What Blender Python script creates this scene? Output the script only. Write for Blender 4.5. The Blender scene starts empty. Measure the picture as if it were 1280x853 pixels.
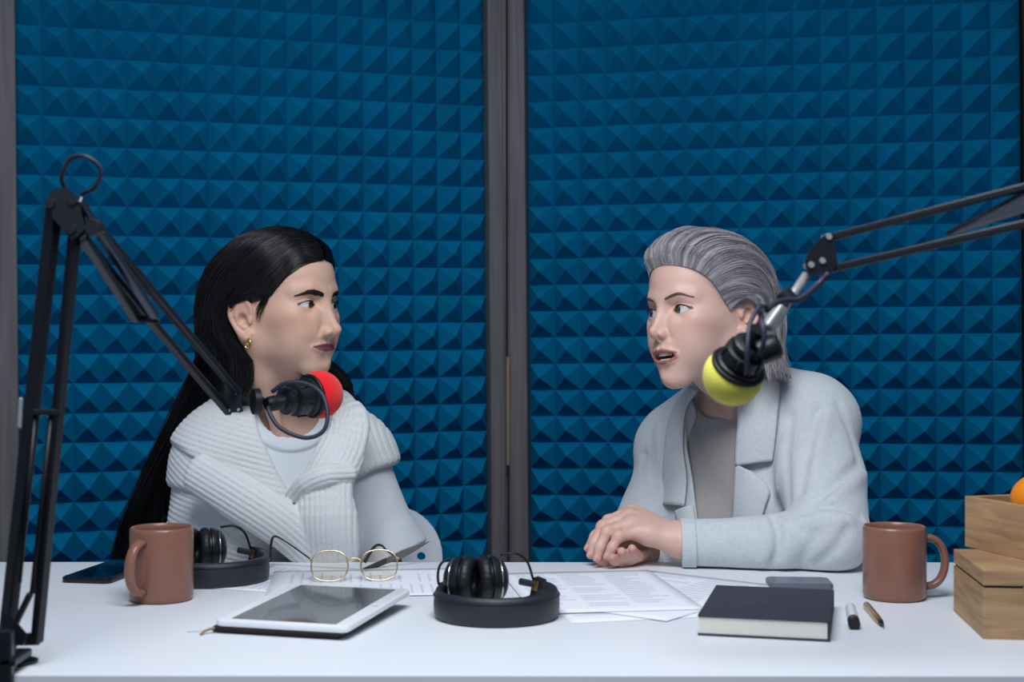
import bpy, bmesh, math, random
import numpy as np
from mathutils import Vector, Matrix, Euler
from mathutils.bvhtree import BVHTree

random.seed(7); rng = np.random.default_rng(7)
scene = bpy.context.scene
col = scene.collection
FPX = 1778.0                      # focal length in pixels of the 1280 px wide frame
CAM_Z = 1.07
TABLE_Z = 0.743

# ---------------------------------------------------------------- camera
cd = bpy.data.cameras.new('camera'); cam = bpy.data.objects.new('camera', cd); col.objects.link(cam)
cam.location = (0, 0, CAM_Z); cam.rotation_euler = (math.radians(90), 0, 0)
cd.sensor_width = 36.0; cd.lens = 36.0 * FPX / 1280.0
cd.dof.use_dof = True; cd.dof.focus_distance = 2.15; cd.dof.aperture_fstop = 6.3
cd.clip_start = 0.05
scene.camera = cam
# ---------------------------------------------------------------- world + lights + exposure
w = bpy.data.worlds.new('world'); scene.world = w; w.use_nodes = True
w.node_tree.nodes['Background'].inputs[0].default_value = (0.50, 0.66, 1.0, 1)
w.node_tree.nodes['Background'].inputs[1].default_value = 0.20
def area_light(name, loc, target, size, power, color, size_y=None):
    ld = bpy.data.lights.new(name, 'AREA'); ld.energy = power; ld.color = color
    ld.shape = 'RECTANGLE'; ld.size = size; ld.size_y = size_y or size
    o = bpy.data.objects.new(name, ld); col.objects.link(o); o.location = loc
    o.rotation_euler = (Vector(target) - Vector(loc)).to_track_quat('-Z', 'Y').to_euler()
    return o
area_light('ceiling_softbox', (-0.05, 0.95, 2.15), (-0.02, 1.55, 0.75), 0.9, 31.0, (0.90, 0.95, 1.0), 0.7)
area_light('room_fill', (-0.6, -1.6, 2.2), (0.0, 2.2, 1.0), 1.6, 7.0, (0.62, 0.78, 1.0))
vs = scene.view_settings
vs.view_transform = 'Standard'; vs.look = 'None'; vs.exposure = -0.08; vs.gamma = 1.0; vs.use_curve_mapping = False
# ================================================================ helpers
def P(px, py, d):                       # pixel + distance along the view axis -> world point
    return Vector(((px - 640.0) / FPX * d, d, CAM_Z + (426.5 - py) / FPX * d))
def T(px, py, dz=0.0):                  # pixel ray meets the table top (or a plane dz above it)
    z = TABLE_Z + dz
    d = (CAM_Z - z) * FPX / (py - 426.5)
    return Vector(((px - 640.0) / FPX * d, d, z))

def srgb(r, g, b):
    f = lambda c: (c / 255 / 12.92) if c / 255 <= 0.04045 else ((c / 255 + 0.055) / 1.055) ** 2.4
    return (f(r), f(g), f(b), 1.0)

MATS = {}
def mat(name, color=(0.8, 0.8, 0.8, 1), rough=0.5, metal=0.0, spec=0.5, noise=0.0, nscale=30.0, bump=0.0, bscale=200.0,
        sheen=0.0, coat=0.0, sss=0.0, vcol=None, stretch=None, trans=0.0, ior=1.45):
    if name in MATS: return MATS[name]
    m = bpy.data.materials.new(name); m.use_nodes = True; MATS[name] = m
    nt = m.node_tree; b = nt.nodes['Principled BSDF']
    b.inputs['Base Color'].default_value = color; b.inputs['Roughness'].default_value = rough
    b.inputs['Metallic'].default_value = metal; b.inputs['Specular IOR Level'].default_value = spec
    b.inputs['IOR'].default_value = ior
    b.inputs['Transmission Weight'].default_value = trans
    if sheen: b.inputs['Sheen Weight'].default_value = sheen; b.inputs['Sheen Roughness'].default_value = 0.6
    if coat: b.inputs['Coat Weight'].default_value = coat; b.inputs['Coat Roughness'].default_value = 0.08
    if sss:
        b.inputs['Subsurface Weight'].default_value = sss
        b.inputs['Subsurface Radius'].default_value = (1.0, 0.35, 0.2); b.inputs['Subsurface Scale'].default_value = 0.006
    tc = nt.nodes.new('ShaderNodeTexCoord'); mp = nt.nodes.new('ShaderNodeMapping')
    nt.links.new(tc.outputs['Object'], mp.inputs['Vector'])
    if stretch: mp.inputs['Scale'].default_value = stretch
    src = None
    if vcol:
        a = nt.nodes.new('ShaderNodeAttribute'); a.attribute_name = vcol; src = a.outputs['Color']
        nt.links.new(src, b.inputs['Base Color'])
    if noise:
        n = nt.nodes.new('ShaderNodeTexNoise'); n.inputs['Scale'].default_value = nscale; n.inputs['Detail'].default_value = 5
        nt.links.new(mp.outputs['Vector'], n.inputs['Vector'])
        hs = nt.nodes.new('ShaderNodeHueSaturation'); hs.inputs['Color'].default_value = color
        if src: nt.links.new(src, hs.inputs['Color'])
        mr = nt.nodes.new('ShaderNodeMapRange'); mr.inputs['To Min'].default_value = 1 - noise; mr.inputs['To Max'].default_value = 1 + noise
        mr.inputs['From Min'].default_value = 0.3; mr.inputs['From Max'].default_value = 0.7
        nt.links.new(n.outputs['Fac'], mr.inputs['Value']); nt.links.new(mr.outputs['Result'], hs.inputs['Value'])
        nt.links.new(hs.outputs['Color'], b.inputs['Base Color'])
    if bump:
        n2 = nt.nodes.new('ShaderNodeTexNoise'); n2.inputs['Scale'].default_value = bscale; n2.inputs['Detail'].default_value = 3
        nt.links.new(mp.outputs['Vector'], n2.inputs['Vector'])
        bp = nt.nodes.new('ShaderNodeBump'); bp.inputs['Strength'].default_value = bump; bp.inputs['Distance'].default_value = 0.002
        nt.links.new(n2.outputs['Fac'], bp.inputs['Height']); nt.links.new(bp.outputs['Normal'], b.inputs['Normal'])
    return m

def wood_mat(name, c1, c2, rough=0.5, axis=(1.0, 14.0, 14.0), scale=6.0):
    if name in MATS: return MATS[name]
    m = bpy.data.materials.new(name); m.use_nodes = True; MATS[name] = m
    nt = m.node_tree; b = nt.nodes['Principled BSDF']; b.inputs['Roughness'].default_value = rough
    b.inputs['Specular IOR Level'].default_value = 0.3
    tc = nt.nodes.new('ShaderNodeTexCoord'); mp = nt.nodes.new('ShaderNodeMapping'); mp.inputs['Scale'].default_value = axis
    n = nt.nodes.new('ShaderNodeTexNoise'); n.inputs['Scale'].default_value = scale; n.inputs['Detail'].default_value = 8; n.inputs['Distortion'].default_value = 0.6
    cr = nt.nodes.new('ShaderNodeValToRGB'); cr.color_ramp.elements[0].position = 0.35; cr.color_ramp.elements[1].position = 0.68
    cr.color_ramp.elements[0].color = c1; cr.color_ramp.elements[1].color = c2
    nt.links.new(tc.outputs['Object'], mp.inputs['Vector']); nt.links.new(mp.outputs['Vector'], n.inputs['Vector'])
    nt.links.new(n.outputs['Fac'], cr.inputs['Fac']); nt.links.new(cr.outputs['Color'], b.inputs['Base Color'])
    bp = nt.nodes.new('ShaderNodeBump'); bp.inputs['Strength'].default_value = 0.15; bp.inputs['Distance'].default_value = 0.001
    nt.links.new(n.outputs['Fac'], bp.inputs['Height']); nt.links.new(bp.outputs['Normal'], b.inputs['Normal'])
    return m

# ---- things and parts
def tag(o, label=None, cat=None, group=None, kind=None):
    if label: o['label'] = label
    if cat: o['category'] = cat
    if group: o['group'] = group
    if kind: o['kind'] = kind
    return o
def thing(name, label, cat, loc=(0, 0, 0), rz=0.0, group=None):
    o = bpy.data.objects.new(name, None); col.objects.link(o); o.location = loc; o.rotation_euler = (0, 0, rz)
    o.empty_display_size = 0.05
    return tag(o, label, cat, group)
def link_mesh(name, me, m, parent=None, smooth=False, label=None):
    o = bpy.data.objects.new(name, me); col.objects.link(o)
    if m is not None: me.materials.append(m)
    if smooth:
        me.shade_smooth()
    if parent is not None: o.parent = parent
    if label: o['label'] = label
    return o
def obj(name, bm, m, parent=None, smooth=False, label=None, angle=None):
    me = bpy.data.meshes.new(name); bm.normal_update(); bm.to_mesh(me); bm.free()
    o = link_mesh(name, me, m, parent, smooth, label)
    if angle is not None:
        me.shade_smooth()
        me.set_sharp_from_angle(angle=math.radians(angle))
    return o
def pyobj(name, V, F, m, parent=None, smooth=True, label=None):
    me = bpy.data.meshes.new(name); me.from_pydata([tuple(map(float, v)) for v in V], [], [tuple(map(int, f)) for f in F]); me.update()
    return link_mesh(name, me, m, parent, smooth, label)
def copy_tree(o, parent=None):
    c = o.copy(); col.objects.link(c); c.parent = parent
    for ch in list(o.children): copy_tree(ch, c)
    return c

# ---- bmesh shapes
def bm_box(bm, c, s, rot=None, bev=0.0, seg=2):
    M = Matrix.Translation(c) @ (rot.to_matrix().to_4x4() if isinstance(rot, Euler) else (rot.to_4x4() if rot else Matrix.Identity(4))) @ Matrix.Diagonal((s[0], s[1], s[2], 1))
    r = bmesh.ops.create_cube(bm, size=1.0, matrix=M)
    if bev > 0:
        es = list({e for v in r['verts'] for e in v.link_edges})
        bmesh.ops.bevel(bm, geom=es, offset=bev, segments=seg, affect='EDGES', profile=0.5)
    return bm
def box(c, s, rot=None, bev=0.0, seg=2): return bm_box(bmesh.new(), c, s, rot, bev, seg)

def frames(pts, closed=False):
    pts = [Vector(p) for p in pts]; n = len(pts); T_ = []
    for i in range(n):
        a = pts[(i - 1) % n] if (closed or i > 0) else pts[i]; b = pts[(i + 1) % n] if (closed or i < n - 1) else pts[i]
        T_.append((b - a).normalized())
    ref = Vector((0, 0, 1)) if abs(T_[0].z) < 0.9 else Vector((1, 0, 0))
    N = (ref - T_[0] * ref.dot(T_[0])).normalized(); out = []
    for i in range(n):
        N = (N - T_[i] * N.dot(T_[i])); N = N.normalized() if N.length > 1e-8 else T_[i].orthogonal().normalized()
        out.append((T_[i], N.copy(), T_[i].cross(N)))
    return pts, out
def bm_tube(bm, pts, r, seg=10, closed=False, cap=True, sx=1.0, sy=1.0):
    pts, fr = frames(pts, closed); rs = r if hasattr(r, '__len__') else [r] * len(pts); rings = []
    for p, (t, n, b), rr in zip(pts, fr, rs):
        rings.append([bm.verts.new(p + n * (rr * sx * math.cos(2 * math.pi * k / seg)) + b * (rr * sy * math.sin(2 * math.pi * k / seg))) for k in range(seg)])
    m = len(rings)
    for i in range(m if closed else m - 1):
        A, B = rings[i], rings[(i + 1) % m]
        for k in range(seg): bm.faces.new((A[k], A[(k + 1) % seg], B[(k + 1) % seg], B[k]))
    if cap and not closed:
        bm.faces.new(rings[0][::-1]); bm.faces.new(rings[-1])
    return bm
def tube(pts, r, seg=10, closed=False, cap=True, sx=1.0, sy=1.0): return bm_tube(bmesh.new(), pts, r, seg, closed, cap, sx, sy)
def catmull(pts, n=8, closed=False):
    pts = [np.array(p, float) for p in pts]; m = len(pts); out = []
    rngi = range(m if closed else m - 1)
    for i in rngi:
        p0 = pts[(i - 1) % m] if (closed or i > 0) else 2 * pts[0] - pts[1]
        p1 = pts[i]; p2 = pts[(i + 1) % m]
        p3 = pts[(i + 2) % m] if (closed or i + 2 < m) else 2 * pts[-1] - pts[-2]
        for k in range(n):
            t = k / n
            out.append(0.5 * ((2 * p1) + (-p0 + p2) * t + (2 * p0 - 5 * p1 + 4 * p2 - p3) * t * t + (-p0 + 3 * p1 - 3 * p2 + p3) * t ** 3))
    if not closed: out.append(pts[-1])
    return out
def bm_lathe(bm, prof, seg=48, M=None, closed=False):
    M = M or Matrix.Identity(4); rings = []
    for (r, z) in prof:
        if r < 1e-6: rings.append([bm.verts.new(M @ Vector((0, 0, z)))])
        else: rings.append([bm.verts.new(M @ Vector((r * math.cos(2 * math.pi * k / seg), r * math.sin(2 * math.pi * k / seg), z))) for k in range(seg)])
    m = len(rings)
    for i in range(m if closed else m - 1):
        A, B = rings[i], rings[(i + 1) % m]
        for k in range(seg):
            k2 = (k + 1) % seg
            if len(A) == 1 and len(B) == 1: continue
            if len(A) == 1: bm.faces.new((A[0], B[k2], B[k]))
            elif len(B) == 1: bm.faces.new((A[k], A[k2], B[0]))
            else: bm.faces.new((A[k], A[k2], B[k2], B[k]))
    bmesh.ops.recalc_face_normals(bm, faces=bm.faces)
    return bm
def lathe(prof, seg=48, M=None, closed=False): return bm_lathe(bmesh.new(), prof, seg, M, closed)
def bm_prism(bm, poly, z0, z1, M=None, bev=0.0):
    M = M or Matrix.Identity(4)
    a = [bm.verts.new(M @ Vector((x, y, z0))) for x, y in poly]; b = [bm.verts.new(M @ Vector((x, y, z1))) for x, y in poly]
    n = len(poly); fs = [bm.faces.new(a[::-1]), bm.faces.new(b)]
    for i in range(n): fs.append(bm.faces.new((a[i], a[(i + 1) % n], b[(i + 1) % n], b[i])))
    bmesh.ops.recalc_face_normals(bm, faces=fs)
    if bev:
        es = {e for f in fs[:2] for e in f.edges}
        bmesh.ops.bevel(bm, geom=list(es), offset=bev, segments=2, affect='EDGES', profile=0.5)
    return bm
def prism(poly, z0, z1, M=None, bev=0.0): return bm_prism(bmesh.new(), poly, z0, z1, M, bev)
def rrect(w, h, r, n=5, cx=0, cy=0):
    out = []
    for (sx, sy, a0) in ((1, 1, 0), (-1, 1, 90), (-1, -1, 180), (1, -1, 270)):
        for k in range(n + 1):
            a = math.radians(a0 + 90 * k / n)
            out.append((cx + sx * (w / 2 - r) + r * math.cos(a), cy + sy * (h / 2 - r) + r * math.sin(a)))
    return out
def align(a, b, roll=0.0):              # matrix whose z axis runs from a towards b, origin a
    a = Vector(a); b = Vector(b); z = (b - a).normalized()
    return Matrix.Translation(a) @ z.to_track_quat('Z', 'Y').to_matrix().to_4x4() @ Matrix.Rotation(roll, 4, 'Z')

# ================================================================ signed distance sculpting
def dot3(A, v): return A[:, 0] * v[0] + A[:, 1] * v[1] + A[:, 2] * v[2]
def s_ell(Q, c, r, R=None):
    q = Q - np.asarray(c, np.float32)
    if R is not None: q = q @ np.asarray(R, np.float32)      # columns of R = local axes in world
    r = np.asarray(r, np.float32)
    k0 = np.sqrt(((q / r) ** 2).sum(1)) + 1e-9; k1 = np.sqrt(((q / (r * r)) ** 2).sum(1)) + 1e-9
    return k0 * (k0 - 1.0) / k1
def s_cone(Q, a, b, ra, rb):
    a = np.asarray(a, np.float32); b = np.asarray(b, np.float32); ab = b - a
    t = np.clip(((Q - a) @ ab) / float(ab @ ab), 0, 1)
    q = Q - a - t[:, None] * ab
    return np.sqrt((q * q).sum(1)) - (ra + (rb - ra) * t)
def s_line(Q, pts, rs, k=0.0):
    d = None
    for i in range(len(pts) - 1):
        e = s_cone(Q, pts[i], pts[i + 1], rs[i], rs[i + 1]); d = e if d is None else (smin(d, e, k) if k else np.minimum(d, e))
    return d
def s_box(Q, c, hs, r=0.0, R=None):
    q = Q - np.asarray(c, np.float32)
    if R is not None: q = q @ np.asarray(R, np.float32)
    q = np.abs(q) - (np.asarray(hs, np.float32) - r)
    return np.sqrt((np.maximum(q, 0) ** 2).sum(1)) + np.minimum(q.max(1), 0) - r
def smin(a, b, k):
    h = np.maximum(k - np.abs(a - b), 0) / k
    return np.minimum(a, b) - h * h * k * 0.25
def smax(a, b, k): return -smin(-a, -b, k)
def rotm(x=0, y=0, z=0):
    return np.array(Euler((math.radians(x), math.radians(y), math.radians(z)), 'XYZ').to_matrix())
def gauss_line(Q, pts, w):              # 1 on a polyline, falling off over w
    A_ = np.asarray(pts, np.float32); lo = A_.min(0) - 2.6 * w; hi = A_.max(0) + 2.6 * w
    sel = np.nonzero((Q[:, 0] > lo[0]) & (Q[:, 0] < hi[0]) & (Q[:, 1] > lo[1]) & (Q[:, 1] < hi[1]) & (Q[:, 2] > lo[2]) & (Q[:, 2] < hi[2]))[0]
    out = np.zeros(len(Q), np.float32)
    if len(sel) == 0: return out
    out[sel] = _gauss_line(Q[sel], pts, w)
    return out
def _gauss_line(Q, pts, w):
    d2 = None
    for i in range(len(pts) - 1):
        a = np.asarray(pts[i], np.float32); b = np.asarray(pts[i + 1], np.float32); ab = b - a
        t = np.clip(((Q - a) @ ab) / float(ab @ ab), 0, 1); q = Q - a - t[:, None] * ab; e = (q * q).sum(1)
        d2 = e if d2 is None else np.minimum(d2, e)
    return np.exp(-d2 / (w * w))

def axis_steps(lo, hi, fine, hf, hc, grow=1.25):
    """grid coordinates lo..hi: step hf inside the intervals of fine, growing to hc away from them"""
    xs = [lo]
    while xs[-1] < hi:
        x = xs[-1]; dist = min([0 if a <= x <= b else min(abs(x - a), abs(x - b)) for a, b in fine] or [1e9])
        xs.append(x + min(hc, hf + dist * (grow - 1)))
    return np.array(xs, np.float32)
def polygonise(f, xs, ys, zs, newton=2, blk=6):
    nx, ny, nz = len(xs), len(ys), len(zs)
    bi = np.arange(0, nx, blk); bj = np.arange(0, ny, blk); bk = np.arange(0, nz, blk)
    def cen(a, idx): return np.array([0.5 * (a[i] + a[min(i + blk, len(a) - 1)]) for i in idx], np.float32), np.array([a[min(i + blk, len(a) - 1)] - a[i] for i in idx], np.float32)
    cx, sx = cen(xs, bi); cy, sy = cen(ys, bj); cz, sz = cen(zs, bk)
    G = np.stack(np.meshgrid(cx, cy, cz, indexing='ij'), -1).reshape(-1, 3)
    S = np.stack(np.meshgrid(sx, sy, sz, indexing='ij'), -1).reshape(-1, 3)
    d = f(G).astype(np.float32); rad = 0.5 * np.sqrt((S * S).sum(1)) * 1.25 + 0.006
    act = (np.abs(d) < rad).reshape(len(bi), len(bj), len(bk))
    vol = np.repeat(np.repeat(np.repeat(np.where(d < 0, -1, 1).astype(np.float32).reshape(act.shape), blk, 0), blk, 1), blk, 2)[:nx, :ny, :nz]
    A = np.repeat(np.repeat(np.repeat(act, blk, 0), blk, 1), blk, 2)[:nx, :ny, :nz]
    B = A.copy()
    for ax in range(3):
        B |= np.roll(A, 1, ax) ; A = B.copy()
    I, J, K = np.nonzero(A)
    Q = np.stack([xs[I], ys[J], zs[K]], 1)
    vals = np.empty(len(Q), np.float32); CH = 400000
    for s in range(0, len(Q), CH): vals[s:s + CH] = f(Q[s:s + CH])
    vals[vals == 0] = 1e-7
    vol = np.ascontiguousarray(vol); vol[I, J, K] = vals
    ins = vol < 0
    cnt = np.zeros((nx - 1, ny - 1, nz - 1), np.int8)
    for a in (0, 1):
        for b in (0, 1):
            for c in (0, 1): cnt += ins[a:nx - 1 + a, b:ny - 1 + b, c:nz - 1 + c]
    mix = (cnt > 0) & (cnt < 8)
    ci, cj, ck = np.nonzero(mix); nv = len(ci)
    vid = np.full(mix.shape, -1, np.int32); vid[ci, cj, ck] = np.arange(nv)
    acc = np.zeros((nv, 3), np.float64); num = np.zeros(nv)
    corner = lambda a, b, c: vol[ci + a, cj + b, ck + c]
    for ax in range(3):
        for u in (0, 1):
            for v in (0, 1):
                o0 = [0, 0, 0]; o1 = [0, 0, 0]; others = [q for q in range(3) if q != ax]
                o0[others[0]] = u; o0[others[1]] = v; o1[:] = o0; o1[ax] = 1
                va = corner(*o0); vb = corner(*o1); m = (va < 0) != (vb < 0)
                t = np.where(m, va / np.where(m, va - vb, 1), 0)
                p = np.zeros((nv, 3)); p[:, others[0]] = u; p[:, others[1]] = v; p[:, ax] = t
                acc[m] += p[m]; num[m] += 1
    fr = acc / num[:, None]
    def lerp(a, i, t): return a[i] + (a[i + 1] - a[i]) * t
    V = np.stack([lerp(xs, ci, fr[:, 0]), lerp(ys, cj, fr[:, 1]), lerp(zs, ck, fr[:, 2])], 1)
    F = []
    for ax in range(3):
        sl0 = [slice(1, -1)] * 3; sl0[ax] = slice(0, -1); sl1 = list(sl0); sl1[ax] = slice(1, None)
        a = ins[tuple(sl0)]; b = ins[tuple(sl1)]; m = a != b
        e = np.argwhere(m); flip = a[m]
        e = e + np.array([1 if q != ax else 0 for q in range(3)])
        o = [q for q in range(3) if q != ax]; U = np.zeros(3, int); W = np.zeros(3, int); U[o[0]] = 1; W[o[1]] = 1
        g = lambda x: vid[x[:, 0], x[:, 1], x[:, 2]]
        q = np.stack([g(e - U - W), g(e - W), g(e), g(e - U)], 1)
        if ax == 1: flip = ~flip
        q[~flip] = q[~flip][:, ::-1]
        F.append(q)
    F = np.concatenate(F); F = F[(F >= 0).all(1)]
    V = V.astype(np.float32)
    for _ in range(newton):
        h = 0.0006; g = np.empty_like(V); d0 = f(V)
        for ax in range(3):
            D = np.zeros(3, np.float32); D[ax] = h
            g[:, ax] = (f(V + D) - f(V - D)) / (2 * h)
        gl = (g * g).sum(1); st = np.clip(d0 / np.maximum(gl, 0.15), -0.002, 0.002)
        V = V - g * st[:, None] * 0.8
    return V, F
def np_mesh(name, V, F):
    me = bpy.data.meshes.new(name); nv, nf = len(V), len(F); k = F.shape[1]
    me.vertices.add(nv); me.vertices.foreach_set('co', np.asarray(V, np.float32).ravel())
    me.loops.add(nf * k); me.loops.foreach_set('vertex_index', np.asarray(F, np.int32).ravel())
    me.polygons.add(nf); me.polygons.foreach_set('loop_start', np.arange(0, nf * k, k, dtype=np.int32))
    me.update(calc_edges=True); me.validate()
    return me
def set_color(me, C, name='col'):
    a = me.color_attributes.new(name, 'FLOAT_COLOR', 'POINT')
    C4 = np.ones((len(C), 4), np.float32); C4[:, :3] = C; a.data.foreach_set('color', C4.ravel())
def sdf_obj(name, f, xs, ys, zs, m, parent=None, newton=2, color=None, origin=(0, 0, 0), label=None):
    V, F = polygonise(f, xs, ys, zs, newton)
    me = np_mesh(name, V - np.asarray(origin, np.float32), F)
    if color is not None: set_color(me, color(V))
    o = link_mesh(name, me, m, parent, True, label)
    return o, V, F
def fbm(Q, s, seed=0, octv=3):           # cheap smooth noise
    r = np.random.default_rng(seed); out = np.zeros(len(Q), np.float32); amp = 1.0
    for o in range(octv):
        for _ in range(3):
            k = r.normal(size=3); k = k / np.linalg.norm(k) * s * (2 ** o) * r.uniform(0.7, 1.3)
            out += amp * np.sin(Q @ k.astype(np.float32) + r.uniform(0, 6.28)).astype(np.float32) / 3
        amp *= 0.5
    return out
# ================================================================ the setting
M_floor = mat('floor_carpet', srgb(58, 60, 66), 0.95, noise=0.25, nscale=60, bump=0.4, bscale=300)
M_wall = mat('back_wall_paint', srgb(70, 66, 62), 0.9, noise=0.05, nscale=8)
fl = obj('floor', box((0, 1.6, -0.03), (6.0, 7.0, 0.06)), M_floor); tag(fl, 'dark grey carpet floor under the table', 'floor', kind='structure')
wl = obj('wall_back', box((0, 4.2, 1.35), (6.0, 0.1, 2.7)), M_wall); tag(wl, 'dark plain wall behind the acoustic screens', 'wall', kind='structure')

# ================================================================ acoustic folding screen, two leaves
M_foam = mat('blue_acoustic_foam', srgb(0, 112, 154), 0.95, spec=0.08, noise=0.10, nscale=12, bump=0.35, bscale=700)
M_post = wood_mat('grey_brown_post', srgb(98, 94, 97), srgb(116, 112, 114), 0.75, axis=(14, 14, 0.7), scale=5)
M_dark = mat('dark_backing', srgb(22, 26, 32), 0.9)
M_gap_light = mat('gap_light_gold', srgb(196, 160, 110), 0.45, metal=0.6)

def foam_mesh(ncol, nrow, pu, pv, hgt, seed):
    r = random.Random(seed); V = []; F = []
    idx = {}
    for j in range(nrow + 1):
        for i in range(ncol + 1):
            idx[i, j] = len(V); V.append((i * pu + r.uniform(-.0006, .0006), r.uniform(-0.001, 0.001), j * pv + r.uniform(-.0006, .0006)))
    for j in range(nrow):
        for i in range(ncol):
            a = len(V); V.append(((i + .5) * pu + r.uniform(-.0015, .0015), -hgt * r.uniform(.93, 1.05), (j + .5) * pv + r.uniform(-.0015, .0015)))
            c = [idx[i, j], idx[i + 1, j], idx[i + 1, j + 1], idx[i, j + 1]]
            for k in range(4): F.append((c[k], c[(k + 1) % 4], a))
    # back of the sheet
    b = len(V); W, H = ncol * pu, nrow * pv
    V += [(0, .03, 0), (W, .03, 0), (W, .03, H), (0, .03, H)]
    F.append((b + 3, b + 2, b + 1, b))
    c = [idx[0, 0], idx[ncol, 0], idx[ncol, nrow], idx[0, nrow]]
    for k in range(4):
        k2 = (k + 1) % 4
    rows = [[idx[i, 0] for i in range(ncol + 1)], [idx[ncol, j] for j in range(nrow + 1)], [idx[i, nrow] for i in range(ncol, -1, -1)], [idx[0, j] for j in range(nrow, -1, -1)]]
    for k in range(4):
        ring = rows[k]
        for q in range(len(ring) - 1): F.append((ring[q + 1], ring[q], b + k) if q < len(ring) - 2 else (ring[q + 1], ring[q], b + k, b + (k + 1) % 4))
    return V, F

def screen(label, x0, y0, a, b, ncol, pv, zrow, post_l, post_r, roll, seed):
    """x0,y0: ground point of the first foam column; a,b: step per column; zrow: height of one row line"""
    pu = math.hypot(a, b); ang = math.atan2(b, a); H = 2.05
    nrow = int((H - 0.06) / pv); z0 = zrow - pv * math.floor((zrow - 0.06) / pv)
    t = thing('acoustic_screen', label, 'acoustic panel', (x0, y0, 0.0), ang, 'leaves of the blue acoustic screen')
    W = ncol * pu; zc = CAM_Z
    root = Matrix.Translation((W / 2, 0, zc)) @ Matrix.Rotation(roll, 4, 'Y') @ Matrix.Translation((-W / 2, 0, -zc))
    V, F = foam_mesh(ncol, nrow, pu, pv, 0.044, seed)
    V = [root @ Vector((v[0], v[1], v[2] + z0)) for v in V]
    pyobj('foam_sheet', V, F, M_foam, t, smooth=False, label='blue pyramid acoustic foam')
    def part(nm, bm, m): bmesh.ops.transform(bm, matrix=root, verts=bm.verts); return obj(nm, bm, m, t)
    pw = 0.049
    if post_l is not None: part('post', box((post_l - pw / 2, -0.002, H / 2 + 0.008), (pw, 0.055, H - 0.004), bev=0.004), M_post)
    if post_r is not None: part('post', box((post_r + pw / 2, -0.002, H / 2 + 0.008), (pw, 0.055, H - 0.004), bev=0.004), M_post)
    xl = post_l if post_l is not None else -0.02; xr = post_r if post_r is not None else W + 0.02
    part('top_rail', box(((xl + xr) / 2, -0.002, z0 + nrow * pv + 0.03), (xr - xl, 0.05, 0.055), bev=0.004), M_post)
    part('bottom_rail', box(((xl + xr) / 2, -0.002, z0 - 0.030), (xr - xl, 0.05, 0.055), bev=0.004), M_post)
    part('backing_board', box(((xl + xr) / 2, 0.036, H / 2), (xr - xl, 0.008, H - 0.1)), M_dark)
    return t, root, part
sc = 0.95
sL, rL, pL = screen('blue pyramid-foam acoustic screen leaf behind the black-haired person', -0.9540 * sc - 0.05267 * sc, 2.8984 * sc - 0.01781 * sc, 0.05267 * sc, 0.01781 * sc, 18, 0.0578, 1.6836,
           0.006, 18 * 0.0556 * sc + 0.0005, math.radians(-0.5), 1)
sR, rR, pR = screen('blue pyramid-foam acoustic screen leaf behind the silver-haired person', 0.0372, 3.031, 0.05468, -0.0101, 18, 0.0557, 1.7500, -0.001, 18 * 0.0556 + 0.012, math.radians(-0.5), 2)
Wi = (Matrix.Translation(sL.location) @ Matrix.Rotation(sL.rotation_euler.z, 4, 'Z')).inverted()
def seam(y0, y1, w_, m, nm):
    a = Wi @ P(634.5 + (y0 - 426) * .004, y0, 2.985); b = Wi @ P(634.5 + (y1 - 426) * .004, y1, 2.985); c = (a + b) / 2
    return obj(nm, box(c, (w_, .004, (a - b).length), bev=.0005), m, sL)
seam(447, 582, .0042, M_gap_light, 'hinge')['label'] = 'thin gold strip painting the light slit between the two posts'  # warm light through the gap painted as a gold strip, not a real hinge
seam(582, 597, .0055, M_dark, 'hinge_knuckle')
seam(-40, 446, .0030, M_dark, 'seam_shade'); seam(598, 760, .0030, M_dark, 'seam_shade')  # dark strips paint the shade of the open gap between the posts

# ================================================================ table
M_table = mat('white_laminate', srgb(226, 229, 234), 0.42, spec=0.35, noise=0.015, nscale=4)
M_tleg = mat('white_steel', srgb(200, 204, 210), 0.4, metal=0.2)
yF = (CAM_Z - TABLE_Z) * FPX / (844.5 - 426.5); yB = (CAM_Z - TABLE_Z) * FPX / (703.0 - 426.5)
tb = thing('table', 'long white laminate table in front of the two people', 'table', (0, (yF + yB) / 2, 0), math.radians(-0.15))
XL = -1.05
obj('tabletop', box(((XL + 1.25) / 2, 0, TABLE_Z - 0.0125), (1.25 - XL, yB - yF, 0.025), bev=0.0012), M_table, tb)
for sx in (XL + 0.06, 1.19):
    for sy in (-1, 1):
        obj('leg', box((sx, sy * ((yB - yF) / 2 - 0.06), (TABLE_Z - 0.024) / 2), (0.05, 0.05, TABLE_Z - 0.026), bev=0.004), M_tleg, tb)
obj('apron', box(((XL + 1.25) / 2, (yB - yF) / 2 - 0.06, TABLE_Z - 0.055), (2.1, 0.02, 0.06), bev=0.002), M_tleg, tb)
# ================================================================ things on the table
M_mug = mat('brown_glaze', srgb(140, 96, 80), 0.28, spec=0.5, noise=0.04, nscale=20)
M_blk = mat('black_plastic', srgb(22, 24, 28), 0.38, spec=0.5)
M_blkmat = mat('black_matte_metal', srgb(17, 18, 22), 0.45, spec=0.4)
M_leather = mat('black_leatherette', srgb(36, 40, 48), 0.42, spec=0.5, bump=0.25, bscale=900)
M_cushion = mat('black_cushion', srgb(20, 22, 27), 0.5, bump=0.2, bscale=600)
M_chrome = mat('chrome', srgb(205, 208, 212), 0.22, metal=1.0)
M_gold = mat('gold_metal', srgb(205, 170, 105), 0.28, metal=1.0)
M_silver = mat('brushed_silver', srgb(190, 190, 188), 0.35, metal=0.6)
M_glassblk = mat('black_glass', srgb(6, 8, 11), 0.06, spec=0.6)
M_white = mat('white_plastic', srgb(232, 234, 238), 0.3)
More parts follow.
